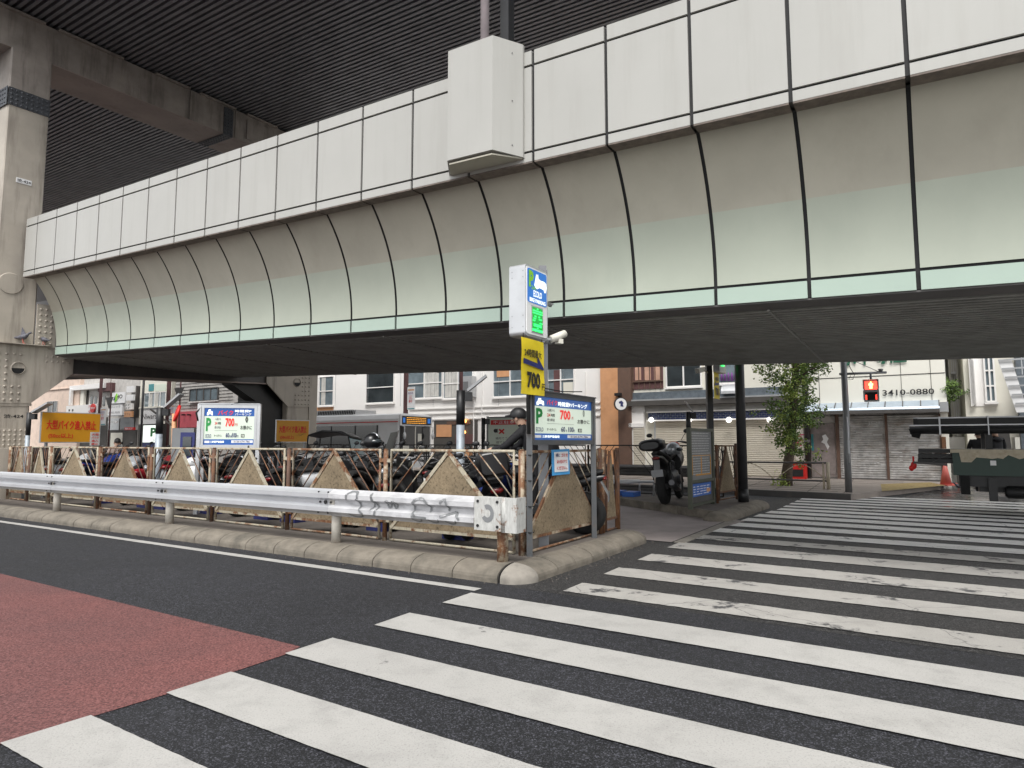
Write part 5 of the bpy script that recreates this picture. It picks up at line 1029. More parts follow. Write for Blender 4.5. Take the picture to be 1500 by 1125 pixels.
for k in range(60):
    x = rr.choice((rr.uniform(1231, 1290), rr.uniform(1303, 1368))); y = rr.uniform(630, 688); fbox(g, x, x+rr.uniform(3, 16), y, y+rr.uniform(.6, 1.6), .051, .054)
g.build('paint_patch', 'graffiti_white', D); ftxt(D, 'JOEZ', 1286, 620, 6, 'graffiti_white', 30, .056)
part(D, 'base_curb', 'steel_dark', 1186, 1380, 701, 706, 0, .1, z0=.1)
o = part(D, 'corner_post', 'rust_dark', 1378, 1384, 640, 706, 0, .2, z0=.15)
# E gap behind: pale wall with pipes
Eb = building('pale cream building with white drain pipes set back beyond the side street', 1394, 1424, 11, 'wall_cream', 9, 25); 
for x in (1398, 1401, 1404, 1408, 1413): part(Eb, 'drain_pipe', 'wall_white', x, x+1.5, 470, 690, 0, .12, 25)
part(Eb, 'doorway', 'navy', 1415, 1421, 637, 690, 0, .05, 25, z0=.1); part(Eb, 'pipe_bend', 'white', 1397, 1404, 545, 548, .1, .2, 25)
Tb = building('dark windowed tower far beyond the side street', 1369, 1391, 26, 'wall_grey', 12, 60, 'tower')
for i in range(6):
    for j in range(3): part(Tb, 'window', 'dark_glass', 1371+j*7, 1376+j*7, 500+i*13, 509+i*13, 0, .1, 60)
fd = building('small white building standing at the end of the side street', 1385, 1410, 5.5, 'wall_white', 6, 33); part(fd, 'shop_front', 'wall_dark', 1388, 1397, 636, 660, 0, .1, 33)
# F building on the right
Fb = building('cream rounded corner building with a recessed window and white outside stairs', 1416, 1700, 10, 'wall_cream', 10, 20.9)
o = part(Fb, 'window_recess', 'wall_white', 1430, 1462, 522, 595, .0, .02, 20.9); window(Fb, 1447, 1461, 520, 588, 'window', 'wall_white', 2, 3, w_=20.87)
m = MB(); 
s_a = sx(1430, 20.9); 
for k in range(6): m.fb(S, s_a+.06-.02*k, s_a+.12-.02*k, 20.7, 20.9, zx(1440, 595, 20.9)-.0+k*.02, zx(1440, 522, 20.9)-k*.03)
m.build('recess_edge', 'wall_white', Fb)
st = thing('outside_stairs', 'white steel outside staircase climbing the cream building at the right edge', 'staircase', S(sx(1480, 19.6), 19.6, 2)); m = MB()
a0 = onw(1462, 528, 19.8); a1 = onw(1492, 604, 19.8); m.prism([S(a0[0], 19.8, a0[1]), S(a0[0]-.35, 19.8, a0[1]), S(a1[0]-.25, 19.8, a1[1]), S(a1[0]+.05, 19.8, a1[1])], G2*.05); m.build('stringer', 'white', st)
m = MB()
for k in range(6):
    p0 = S(a0[0]+(a1[0]-a0[0])*k/6, 19.75, a0[1]+(a1[1]-a0[1])*k/6); m.bar(p0, p0-G1*.0+ZZ*.01-G1*.95, .03, .05)
    m.bar(p0-G1*.6-ZZ*.5, p0-G1*.6+ZZ*.35, .02, .02)
m.build('step', 'light_metal', st); part(Fb, 'blue_column', 'slate', 1492, 1515, 520, 690, .0, .4, 20.9, z0=.1); part(Fb, 'plinth', 'wall_grey', 1420, 1600, 650, 700, 0, .08, 20.9, z0=.1)
q = dep(1468, 652, 19); gate = thing('leaning_panel', 'dark leaning panel with a pale post beside the people behind the truck', 'panel', (q.x, q.y, .15)); m = MB(); m.prism([(q.x-.22, q.y, .2), (q.x+.34, q.y, .2), (q.x+.22, q.y, 2.05), (q.x-.32, q.y, 2.1)], (0, .08, 0)); m.build('board', 'wall_dark', gate); m = MB(); m.box((q.x+.4, q.y, .9), .14, .14, 1.5); m.build('post', 'wall_cream', gate)
cw = building('white wall closing the side street behind the traffic cone', 1384, 1420, 1.7, 'wall_white', .3, 23, 'wall', 'wall')
# ------------------------------------------------------------------ left cluster of shops
Gb = building('plain pinkish rendered building next to the pier on the far left', 20, 114, 12, 'wall_pink', 8, 20); window(Gb, 69, 83, 588, 604, 'dark_glass', 'wall_grey', 2, 1, w_=20); part(Gb, 'band', 'wall_pink', 20, 114, 571, 572.4, 0, .1, 20)
Hb = building('white fronted building with balcony recesses and a white shop sign band', 112, 158, 12, 'wall_grey', 8, 20.3)
part(Hb, 'fascia', 'wall_white', 108, 158, 564, 571, 0, .5, 20.3); part(Hb, 'balcony_front', 'wall_white', 107, 146, 594, 606, 0, .6, 20.3); part(Hb, 'recess', 'wall_dark', 113, 128, 571, 594, 0, .03, 20.3); part(Hb, 'column', 'wall_white', 110, 112.5, 571, 594, .4, .6, 20.3); part(Hb, 'column', 'wall_cream', 121, 126, 571, 594, .1, .3, 20.3)
for x in (131, 137, 149): part(Hb, 'arched_window', 'dark_glass', x, x+3.5, 581, 594, 0, .04, 20.3)
for x in (111, 116): part(Hb, 'vent', 'black', x, x+1.6, 600, 603, .6, .62, 20.3)
part(Hb, 'shop_front', 'wall_dark', 112, 158, 612, 690, .0, .05, 20.3, z0=.2)
def shopsign(label, x0, x1, y0, y1, mt, w_=19.8, text=None, tm='black', frame=None, hp=None, name='shop_sign', wd=None, b=0.):
    t = thing(name, label, 'sign', S(sx((x0+x1)/2, w_), w_, zx((x0+x1)/2, y1, w_))); part(t, 'panel', mt, x0, x1, y0, y1, 0, .15, w_)
    if frame: part(t, 'frame', frame, x0-1, x1+1, y0-1, y0, 0, .2, w_); part(t, 'frame', frame, x0-1, x1+1, y1, y1+1, 0, .2, w_)
    if text:
        L = text.split('|'); n = len(L)
        for i, s in enumerate(L): ftxt(t, s, (x0+x1)/2, y0+(y1-y0)*(i+.5)/n, hp or (y1-y0)/n*.6, tm, wd or (x1-x0)*.82, .16, w_, b)
    return t
shopsign('round topped red and white shop sign at the balcony', 131, 143, 592, 606, 'white', 19.4, '三笠|会', 'red'); t = thing('round_sign', 'small red disc sign overlapping the white balcony', 'sign', S(sx(137, 19.2), 19.2, 3.8)); m = MB(); s_, z = onw(137, 598, 19.2); m.tube([S(s_, 19.2, z), S(s_, 19.1, z)], .36, 20); m.build('disc', 'red', t); ftxt(t, '営業中', 137, 598, 3, 'white', 9, .12, 19.2)
Ib = building('grey stepped building covered with many small white shop signs', 156, 203, 12, 'wall_grey', 8, 20.4); part(Ib, 'shop_shutter', 'light_metal', 160, 176, 613, 630, 0, .1, 20.4); part(Ib, 'shop_shutter', 'grey_metal', 178, 198, 612, 628, 0, .1, 20.4); part(Ib, 'shop_front', 'wall_dark', 158, 202, 630, 690, 0, .06, 20.4, z0=.2); part(Ib, 'doorway', 'wall_cream', 165, 182, 634, 655, .06, .1, 20.4)
part(Ib, 'brown_block', 'wall_brownred', 148, 166, 562, 574, .0, .4, 20.4); part(Ib, 'edge_trim', 'steel_dark', 196, 203, 566, 612, .0, .3, 20.4)
t = shopsign('white sign with a lime and dark emblem and black capital letters', 165, 184, 575, 591, 'white', 19.8); ftxt(t, 'HO', 178, 581, 6, 'black', 9, .16, 19.8, .02); m = MB(); x_, z_ = onw(170, 583, 19.62); m.prism([S(x_+a, 19.62, z_+b) for a, b in ((.2, -.35), (.2, .1), (-.05, .38), (-.2, .25), (-.2, -.1), (0, -.3))], -G2*.01); m.build('emblem', 'lime', t); ftxt(t, '◢', 171, 583, 7, 'navy', 3, .2, 19.8)
shopsign('blank white box sign, the upper one of two', 185.5, 196, 566, 575, 'white', 19.6); shopsign('blank white box sign, the lower one of two', 185.5, 196, 578.5, 587, 'white', 19.6)
shopsign('white sign with two rows of small grey writing', 160, 181, 592, 608.5, 'white', 19.7, 'クリニック|歯科 内科', 'grey_metal', 'grey_metal', 3.4); shopsign('small orange brown sign above the grey shutter', 184, 195, 602.5, 611, 'orange', 19.6, 'カフェ', 'brown', None, 3.5); shopsign('small grey lettered plate under the blank box signs', 185.5, 195, 591, 600, 'wall_white', 19.7, '2F|3F', 'grey_metal')
shopsign('narrow white illuminated strip sign low on the grey building', 161, 173, 616.5, 620, 'white', 19.6, 'OPEN', 'grey_metal')
shopsign('small red sign with white letters above the doorway', 186, 199, 626, 630, 'red', 17.5, 'Bar', 'white')
Jb = building('pale building with large second floor windows above the black lettered sign', 203, 249, 12, 'wall_cream', 8, 20.2); window(Jb, 210, 242, 575, 596, 'window', 'wall_white', 4, 1, w_=20.2, curtain=[(217, 222), (226, 231)]); part(Jb, 'poster_window', 'teal', 216, 223, 563, 573, 0, .04, 20.2); part(Jb, 'poster_window', 'sign_cream', 225, 241, 563, 573, 0, .04, 20.2); part(Jb, 'shop_front', 'wall_dark', 204, 249, 622, 690, 0, .06, 20.2, z0=.2); part(Jb, 'string_course', 'wall_cream', 208, 236, 596, 599, 0, .3, 20.2)
shopsign('white shop sign reading Niwars in thin black letters', 208, 236, 599, 621, 'white', 18.8, 'Niwars', 'black', 'grey_metal', 8, wd=21)
Kb = building('grey clapboard house with a blue curtained window above the red shop', 255, 420, 12, 'wall_grey', 8, 19.6); m = MB(); 
z = 3.2
while z < 8: m.fb(S, sx(255, 19.6), sx(340, 19.6), 19.57, 19.6, z, z+.02); z += .22
m.build('clapboard_edge', 'steel_dark', Kb); window(Kb, 277, 318, 569, 587, 'window', 'steel_dark', 4, 1, w_=19.55)
part(Kb, 'red_fascia', 'pink_panel', 262, 330, 602, 626, .0, .25, 19.6); part(Kb, 'red_wall', 'pink_panel', 262, 274, 626, 690, .0, .2, 19.6, z0=.2); part(Kb, 'doorway', 'wall_dark', 275, 300, 627, 690, 0, .1, 19.6, z0=.2); part(Kb, 'window', 'lens', 278, 288, 628, 640, .1, .12, 19.6)
for x in (275, 283): part(Kb, 'spotlight', 'black', x, x+1.4, 607, 609, .25, .5, 19.6)
lit = thing('parking_sign', 'lit white box sign with a green P and a dark blue foot', 'sign', gnd(222, 700, .0)); K = dict(w_=7.5)
part(lit, 'casing', 'steel_dark', 208.5, 237, 621, 657, -.2, .0, **K); part(lit, 'face', 'box_white', 211, 236, 623, 656, 0, .02, **K); part(lit, 'blue_foot', 'navy', 211, 236, 648, 656, .02, .025, **K); ftxt(lit, 'P', 226, 633, 13, 'green', 9, .03, 7.5, .05); ftxt(lit, 'ECO', 229, 645, 3.4, 'navy', 8, .03, 7.5); ftxt(lit, 'バイク', 223, 652, 4, 'blue', 18, .03, 7.5)
part(lit, 'post', 'steel_dark', 213, 217, 656, 700, -.2, -.1, 7.5, z0=.17)
def tall_pole(label, px, w_, r_, ztop=9, mt='wall_brownred'):
    t = thing('street_pole', label, 'pole', S(sx(px, w_), w_, .1)); s_ = sx(px, w_); m = MB(); m.tube([S(s_, w_, .1), S(s_, w_, ztop)], r_, 10); m.build('shaft', mt, t); m = MB(); m.tube([S(s_, w_, .1), S(s_, w_, .6)], r_*1.3, 10); m.build('foot', mt, t); return t, s_
t, s_ = tall_pole('maroon street pole carrying the banner beside the big yellow sign', 145, 17.2, .11)
def flag(label, px0, px1, y0, y1, w_):
    t = thing('street_banner', label, 'banner', S(sx(px0, w_), w_, zx(px0, y1, w_))); part(t, 'cloth', 'white', px0, px1, y0, y1, 0, .02, w_); part(t, 'rainbow', 'orange', px0+1, px1-1, y0+(y1-y0)*.10, y0+(y1-y0)*.16, .02, .025, w_); ftxt(t, '商|店|街'.replace('|', ''), (px0+px1)/2, y0+(y1-y0)*.27, 3.5, 'purple', (px1-px0)*.7, .03, w_)
    for i, c in enumerate('三軒'): ftxt(t, c, (px0+px1)/2, y0+(y1-y0)*(.46+.17*i), 4.5, 'red', (px1-px0)*.5, .03, w_)
    part(t, 'foot_band', 'teal', px0+.5, px1-.5, y1-2, y1-.5, .02, .025, w_)
flag('white shopping street banner with pink writing next to the big yellow sign', 146.5, 155, 597, 623, 17.2); flag('white shopping street banner with pink writing above the orange barrier pole', 247.5, 256, 592, 616, 16.9)
tall_pole('maroon street pole behind the lamp post next to the P sign', 245, 17, .13); t, s_ = tall_pole('dark street pole bending at its top left of the Niwars sign', 207.5, 17, .075, 5.9, 'dark_pole'); m = MB(); m.tube([S(s_, 17, 5.8), S(s_+.3, 17, 6.3), S(s_+1.4, 17, 7.2)], .07, 10); m.build('arm', 'dark_pole', t)
tall_pole('maroon street pole rising beside the bus roof', 594, 17.3, .12); flag('white shopping street banner with pink writing above the bus front', 596.5, 607.5, 567, 600, 17.25); tall_pole('maroon street pole directly above the worn lamp post', 675, 17.2, .09)
for px, y_ in ((262, 574), (160, 587)):
    t = thing('traffic_sign', 'triangular traffic sign seen from its grey back, %s' % ('above the orange barrier pole' if px == 262 else 'left of the lime emblem sign'), 'traffic sign', S(sx(px, 16.8), 16.8, zx(px, y_+8, 16.8))); m = MB(); s_, z = onw(px, y_, 16.8); m.prism([S(s_+.55, 16.8, z+.25), S(s_-.55, 16.8, z+.25), S(s_, 16.8, z-.6)], G2*.02); m.build('plate', 'steel_dark', t); m = MB(); m.tube([S(s_, 16.9, .1), S(s_, 16.9, z+1.3)], .05, 8); m.build('post', 'wall_brownred', t)
t = thing('barrier_mirror', 'orange post with a round red backed mirror beside the payment machine', 'mirror', dep(256, 655, 14.5)); a = dep(256, 655, 14.5); a.z = .1; m = MB(); b = dep(256, 606, 14.5); m.tube([a, b], .055, 10); m.build('post', 'orange', t); c = dep(261, 606, 14.3); dr = V((-.75, -.5, .25)).normalized(); m = MB(); m.tube([c, c+dr*.05], .19, 18); m.build('mirror_back', 'red', t); m = MB(); m.bar(b-ZZ*.3, b+V((-.55, 0, .1)), .05, .03); m.build('arm', 'black_iron', t)
t = thing('payment_machine', 'grey and blue parking payment machine left of the middle price board', 'machine', dep(273, 655, 13.9)); a = dep(273, 655, 13.9); m = MB(); m.box((a.x, a.y, 1.0), .46, .35, 1.6); m.build('cabinet', 'grey_metal', t); m = MB(); m.box((a.x+.12, a.y-.19, 1.4), .30, .04, .62); m.build('front_panel', 'navy', t); m = MB(); m.box((a.x+.12, a.y-.22, 1.42), .18, .02, .4); m.build('screen', 'dark_glass', t)
# ================================================================== bus
WB = 15.0; bs0 = sx(583, WB); mat('bus_white', (.80, .80, .80), .55, var=.03); bt = thing('bus', 'white city bus with dark windows and an orange lit destination display', 'bus', S(bs0+4, WB+1.1, 0)); zr = 2.80
m = MB(); m.ext(S, [(WB, .35), (WB, 2.55), (WB+.10, 2.74), (WB+.3, zr), (WB+2.0, zr), (WB+2.2, 2.74), (WB+2.3, 2.55), (WB+2.3, .35)], bs0, bs0+10); m.build('body', 'bus_white', bt)
m = MB(); m.fb(S, bs0+1.2, bs0+9.8, WB-.012, WB, 1.05, 2.28); o = m.build('side_window', 'bus_glass', bt); m = MB()
for s_ in (1.2, 2.6, 4.2, 5.8, 7.4, 9.0): m.fb(S, bs0+s_, bs0+s_+.08, WB-.02, WB-.012, 1.05, 2.28)
m.build('window_bar', 'black', o)
m = MB(); m.fb(S, bs0, bs0+10, WB-.015, WB, 2.40, 2.44); m.build('red_stripe', 'red', bt); m = MB(); m.fb(S, bs0+3.2, bs0+9, WB+.4, WB+1.9, zr, zr+.26); m.build('roof_unit', 'light_metal', bt); m = MB()
for k in range(22): m.prism([S(bs0+3.1+k*.12, WB+.39, zr+.04), S(bs0+3.16+k*.12, WB+.39, zr+.04), S(bs0+3.12+k*.12, WB+.39, zr+.22), S(bs0+3.06+k*.12, WB+.39, zr+.22)], -G2*.01)
m.build('roof_vent', 'black', bt)
m = MB(); m.fb(S, bs0-.10, bs0, WB+.05, WB+2.25, 2.25, 2.74); m.build('display_hood', 'bus_white', bt); m = MB(); m.fb(S, bs0-.115, bs0-.10, WB+.15, WB+2.15, 2.30, 2.68); ds = m.build('display', 'black', bt)
for i, z in enumerate((2.61, 2.53, 2.45, 2.37)):
    m = MB(); x = .45
    while x < 1.75: L = random.uniform(.04, .12); m.fb(S, bs0-.12, bs0-.115, WB+x, WB+min(1.78, x+L), z-.010, z+.010); x += L+.03
    m.build('led_row', 'led_amber', ds)
m = MB(); m.fb(S, bs0-.12, bs0-.115, WB+.20, WB+.34, 2.38, 2.60); m.build('blue_mark', 'box_blue', ds); m = MB(); m.fb(S, bs0-.12, bs0-.115, WB+1.90, WB+2.08, 2.38, 2.60); m.build('blue_mark', 'box_blue', ds)
m = MB(); m.fb(S, bs0-.03, bs0, WB+.12, WB+2.18, .95, 2.24); o = m.build('windscreen', 'bus_glass', bt); m = MB(); m.fb(S, bs0-.04, bs0-.03, WB+1.1, WB+1.16, .95, 2.24); m.fb(S, bs0-.05, bs0-.03, WB+.3, WB+.7, 1.0, 1.35); m.fb(S, bs0-.05, bs0-.03, WB+1.3, WB+1.55, 1.2, 1.9); m.build('dashboard', 'wall_cream', o)
for w_ in (.15, 2.1):
    m = MB(); m.tube([S(bs0-.05, WB+w_, 2.25), S(bs0-.35, WB+w_-.1, 2.2), S(bs0-.35, WB+w_-.1, 1.95)], .025, 8); m.ell(S(bs0-.35, WB+w_-.1, 1.8), .07, .10, .17, 12, 8); m.build('mirror', 'cowl_white', bt)
for s_ in (1.5, 7.6):
    m = MB(); m.tube([S(bs0+s_, WB-.02, .48), S(bs0+s_, WB+.25, .48)], .48, 20); o = m.build('wheel', 'rubber', bt); m = MB(); m.tube([S(bs0+s_, WB-.03, .48), S(bs0+s_, WB-.02, .48)], .26, 14); m.build('hub', 'light_metal', o)
for w_ in (.35, 1.95): m = MB(); m.fb(S, bs0-.03, bs0, WB+w_-.15, WB+w_+.15, .6, .78); m.build('headlight', 'lens', bt)
# ================================================================== truck
WT = 10.3; s0 = -4.38
tk = thing('truck', 'small dark green flatbed truck loaded with black pipes and boards, driving out of frame', 'truck', S(-6, WT+.8, 0))
TF = lambda s, v, z: S(s, WT+v, z)
m = MB(); m.fb(TF, -9.0, s0, 0, 1.6, .92, 1.28, 0); m.fb(TF, -9.0, s0, .02, 1.58, .80, .92, 0); m.build('bed_side', 'truck_green', tk)
m = MB(); m.fb(TF, -9.0, s0+.03, -.02, 1.62, 1.28, 1.35); pr_ = [(s0-.15, 1.28)]
x = s0-.15; rr = random.Random(5); low = []
while x > -8.8: low.append((x, 1.28-rr.uniform(.04, .13) if x < s0-.35 else 1.08)); x -= .09
m.prism([TF(a, -.005, b) for a, b in [(s0-.12, 1.28)]+low+[(-8.8, 1.28)]], -G2*.006); m.build('top_rail', 'truck_tan', tk)
m = MB(); m.fb(TF, -9, s0-.10, .15, 1.45, .56, .80); m.fb(TF, -7.6, s0-.45, .3, .6, .45, .6); m.build('chassis', 'black_paint', tk)
m = MB(); m.fb(TF, s0-.28, s0-.12, .0, .35, .40, .8); m.build('mudguard', 'rubber', tk); m = MB(); m.loft([(0, 0, 0, .001, .001)], 4) if False else m.tube([TF(-5.25, .1, .47), TF(-5.3, .1, .47), TF(-6.9, .1, .47)], [.08, .13, .13], 12); m.fb(TF, -5.13, -4.98, .05, .12, .27, .75); m.build('spare_tank', 'black_paint', tk)
for s_ in (-7.4,): 
    m = MB(); m.tube([TF(s_, 0.05, .33), TF(s_, .35, .33)], .33, 20); o = m.build('wheel', 'rubber', tk); m = MB(); m.tube([TF(s_, .03, .33), TF(s_, .05, .33)], .18, 14); m.build('hub', 'light_metal', o)
m = MB(); m.fb(TF, -9.6, -8.2, .0, 1.6, .45, 2.1); m.build('cab', 'truck_green', tk)
for v in (.15, 1.4): m = MB(); m.fb(TF, -5.1, -4.98, v, v+.10, 1.3, 1.72); m.build('rack_upright', 'black_paint', tk)
for dx in (-.75, -1.35, -2.2): m = MB(); m.fb(TF, s0+dx, s0+dx+.10, -.012, -.006, 1.02, 1.12); m.build('marking', ['white', 'red', 'white'][int(-dx*1.3) % 3], tk)
m = MB(); m.bar(TF(s0+.1, .0, 1.02), TF(s0+.72, 0, 1.06), .04, .05); m.bar(TF(s0+.45, 0, 1.03), TF(s0-.05, 0, 1.30), .012, .012); m.build('tail_bar', 'steel_dark', tk)
ld = thing('ladder', 'long black ladder with bright edges carried on top of the truck rack', 'ladder', TF(-6, .1, 1.7))
for v, z in ((.12, 2.02), (.55, 2.04)):
    m = MB(); m.fb(TF, -9.5, -3.80+v*.2, v, v+.06, z-.14, z); m.build('rail', 'black_paint', ld); m = MB(); m.fb(TF, -9.5, -3.80+v*.2, v-.01, v+.07, z, z+.025); m.build('edge', 'galv', ld)
m = MB()
for k in range(18): m.tube([TF(-4.0-k*.3, .15, 1.95), TF(-4.0-k*.3, .58, 1.95)], .015, 6)
m.build('rung', 'galv', ld)
pi = thing('pipe_bundle', 'bundle of thick black pipes strapped under the ladder on the truck rack', 'pipes', TF(-6, .1, 1.7))
for v, z, e in ((.10, 1.77, -3.62), (.30, 1.78, -3.72), (.52, 1.77, -3.66)):
    m = MB(); m.tube([TF(e, v, z), TF(-9.4, v, z)], .085, 14); m.build('pipe', 'black_paint', pi)
m = MB(); m.fb(TF, -9.4, -3.62, -.0, .02, 1.86, 1.885); m.fb(TF, -4.20, -4.17, -.02, .6, 1.66, 2.06); m.fb(TF, -5.05, -5.03, -.02, .6, 1.66, 2.06); m.build('strap', 'galv', pi); m = MB(); m.prism([TF(-3.60, .05, 1.80), TF(-3.66, .05, 1.62), TF(-3.80, .05, 1.58), TF(-3.86, .05, 1.8)], G2*.12); m.build('end_cover', 'rubber', pi)
bd = thing('board_stack', 'long black boards sticking out of the truck tail with a red cloth tied on', 'boards', TF(-5, .5, 1.3))
for k, z in enumerate((1.09, 1.20, 1.31)): m = MB(); m.fb(TF, -8.0, -3.74-.01*k, .15+.03*k, 1.2, z-.045, z+.045); m.build('board', 'plastic_black', bd)
m = MB(); cc = TF(-3.66, .12, .99); m.ell(cc, .07, .05, .09, 8, 5); m.ell(cc+V((-.05, 0, -.06)), .06, .04, .07, 7, 4); m.tube([cc+ZZ*.05, cc+ZZ*.2], .02, 6); m.build('red_cloth', 'red', bd)
# ================================================================== street things on the right
tr = thing('street_tree', 'leafy young street tree with a leaning bark trunk in front of the shutters', 'tree', gnd(1152, 711, .15)); b = gnd(1152, 711, .15); y0 = b.y
def tp(px, py, dy=0.): return dep(px, py, y0+dy)
path = [b, tp(1153, 690), tp(1158, 655), tp(1160, 620), tp(1163, 580), tp(1166, 535), tp(1167, 490), tp(1166, 440), tp(1168, 400)]
m = MB(); m.tube([path[0]-ZZ*.02]+path[1:], [.19, .16, .135, .12, .115, .11, .10, .08, .05], 14)
br = [((1161, 600), (1190, 575), .6), ((1161, 612), (1130, 600), -.5), ((1160, 640), (1175, 612), -.6), ((1164, 570), (1120, 548), .5), ((1165, 560), (1205, 535), -.4), ((1160, 615), (1140, 630), .4), ((1166, 530), (1110, 520), .2), ((1166, 540), (1215, 520), .3), ((1159, 650), (1170, 668), .3), ((1163, 590), (1150, 560), -.8), ((1160, 620), (1195, 605), .2), ((1164, 575), (1185, 548), .9), ((1158, 655), (1148, 640), -.4), ((1166, 510), (1130, 480), .5), ((1166, 510), (1210, 470), -.3), ((1167, 480), (1140, 430), .4), ((1167, 470), (1200, 420), .4)]
ends = []
for a, e, dy in br:
    A1, E_ = tp(*a), tp(*e, dy); md = A1.lerp(E_, .5)+ZZ*.12; m.tube([A1, md, E_], [.05, .03, .012], 7); ends.append((A1, md, E_))
m.build('trunk', 'bark', tr)
rr = random.Random(11); cr = MB()
def leaf(c, s_, mi):
    u = V((rr.gauss(0, 1), rr.gauss(0, 1), rr.gauss(0, .6))).normalized(); v = u.cross(V((rr.gauss(0, 1), rr.gauss(0, 1), rr.gauss(0, 1)))).normalized()
    cr.add([c-u*s_*.5, c+v*s_*.38+u*s_*.1, c+u*s_*.55+v*s_*.16, c+u*s_*.55-v*s_*.16, c-v*s_*.38+u*s_*.1], [(0, 1, 2, 3, 4)], mi)
for A1, md, E_ in ends:
    for k in range(20):
        t = rr.uniform(.15, 1.15); c0 = (A1.lerp(md, t*2) if t < .5 else md.lerp(E_, t*2-1))+V((rr.gauss(0, .20), rr.gauss(0, .24), rr.gauss(0, .17))); mi = rr.choice((0, 0, 1, 2))
        for j in range(34): leaf(c0+V((rr.gauss(0, .085), rr.gauss(0, .09), rr.gauss(0, .07))), rr.uniform(.05, .085), mi if rr.random() < .8 else rr.choice((0, 1, 2)))
for k in range(60):
    t = rr.uniform(.35, .95); i = int(t*8); c0 = path[min(i, 7)].lerp(path[min(i+1, 8)], t*8-i)+V((rr.gauss(0, .22), rr.gauss(0, .22), rr.gauss(0, .12)))
    for j in range(18): leaf(c0+V((rr.gauss(0, .07), rr.gauss(0, .08), rr.gauss(0, .06))), rr.uniform(.05, .08), rr.choice((0, 1)))
cr.build('crown', ['leaf', 'leaf_b', 'leaf_dark'], tr)
t = thing('sapling', 'low yellow green shoots growing at the foot of the street tree', 'plant', gnd(1143, 712, .15)); c = gnd(1143, 712, .15); cr = MB()
for k in range(130): leaf(c+V((rr.gauss(0, .14), rr.gauss(0, .1), abs(rr.gauss(0, .18)))), rr.uniform(.05, .08), 0)
cr.build('leaves', 'leaf_b', t); cr = MB(); cr.tube([c, c+V((.02, 0, .35))], .01, 5); cr.build('stem', 'bark', t)
t = thing('bush', 'round dense green bush on the roof edge beside the side street', 'bush', S(sx(1388, 22), 22, 3.1)); cr = MB(); c = dep(1386, 573, toS(V((0, 0, 0)))[0]*0+23.0)
for k in range(120):
    a = rr.uniform(0, 6.28); r_ = rr.uniform(.1, .42); c0 = c+V((math.cos(a)*r_, rr.gauss(0, .25), math.sin(a)*r_*.95))
    for j in range(16): leaf(c0+V((rr.gauss(0, .06), rr.gauss(0, .06), rr.gauss(0, .06))), rr.uniform(.05, .08), rr.choice((0, 1)))
cr.build('foliage', ['leaf', 'leaf_dark'], t); m = MB(); m.tube([c-ZZ*.9, c], .05, 8); m.tube([c-ZZ*.9, c-ZZ*.9+V((0, .9, 0))], .04, 6); m.build('stem', 'bark', t)
rl = thing('pavement_railing', 'low tan tube railing with arched braces beside the street tree', 'railing', gnd(1213, 716, .15)); p1 = gnd(1214, 717, .15); p0 = p1+G1*2.9+G2*.1; d_ = (p1-p0); m = MB()
m.tube([p1, p1+ZZ*.78], .05, 10); m.tube([p1+G1*.12, p1+G1*.12+ZZ*.76], .03, 8); m.tube([p0, p0+ZZ*.76], .04, 8); m.build('post', 'truck_tan', rl); m = MB(); m.tube([p0+ZZ*.74, p1+ZZ*.76], .028, 8); m.tube([p0+ZZ*.24, p1+ZZ*.24], .025, 8); m.build('rail', 'steel_dark', rl)
m = MB()
for k in range(2):
    for sg in (1, -1):
        m.tube([p0+d_*(k*.5+.25+sg*x)+ZZ*(.72-.48*(x/.24)**1.5) for x in (0.0, .06, .12, .18, .24)], .014, 6)
m.build('brace', 'truck_tan', rl)
gb = thing('crash_barrier', 'dark crash barrier with a scribbled round end, along the far kerb', 'guardrail', S(1.2, 13, .15))
HF = lambda s, v, z: S(s, 13.15-v, z); m = MB(); vs = []
for s_ in (1.25, 9.5):
    for z in ZS: vs.append(HF(s_, W_(z), .44+z))
    for z in ZS[::-1]: vs.append(HF(s_, W_(z)-.006, .44+z))
n = len(ZS)*2; m.add(vs, [(i, (i+1) % n, n+(i+1) % n, n+i) for i in range(n)], 0); m.build('rail', 'steel_dark', gb)
m = MB(); c = HF(1.22, .0, .44); m.tube([c+ZZ*0, c+ZZ*.36], .14, 14); m.build('end_cap', 'grey_metal', gb); m = MB()
for k in range(7): a = rr.uniform(3.2, 5.6); z = .48+.045*k; p_ = c+V((math.cos(a)*.142, math.sin(a)*.142, z-.44)); m.tube([p_, c+V((math.cos(a+.5)*.146, math.sin(a+.5)*.146, z-.40)), c+V((math.cos(a+.2)*.145, math.sin(a+.2)*.145, z-.37))], .008, 5)
m.build('graffiti', 'black', gb)
for s_ in (1.8, 5.5, 9.2): m = MB(); m.tube([HF(s_, -.1, .15), HF(s_, -.1, .8)], .055, 10); m.build('post', 'steel_dark', gb)
rb = thing('red_box', 'small red plastic box with a dark opening by the shop pillar', 'box', S(sx(1167, 19.8), 19.8, .15)); m = MB(); q = S(sx(1167, 19.7), 19.7, .15); m.box(q+ZZ*.28, .55, .4, .56, aG(G1)); m.build('shell', 'red', rb); m = MB(); m.box(q+ZZ*.22-G2*.2, .38, .03, .26, aG(G1)); m.build('opening', 'black', rb); m = MB(); m.box(q+ZZ*.60, .58, .43, .06, aG(G1)); m.build('lid', 'cone', rb)
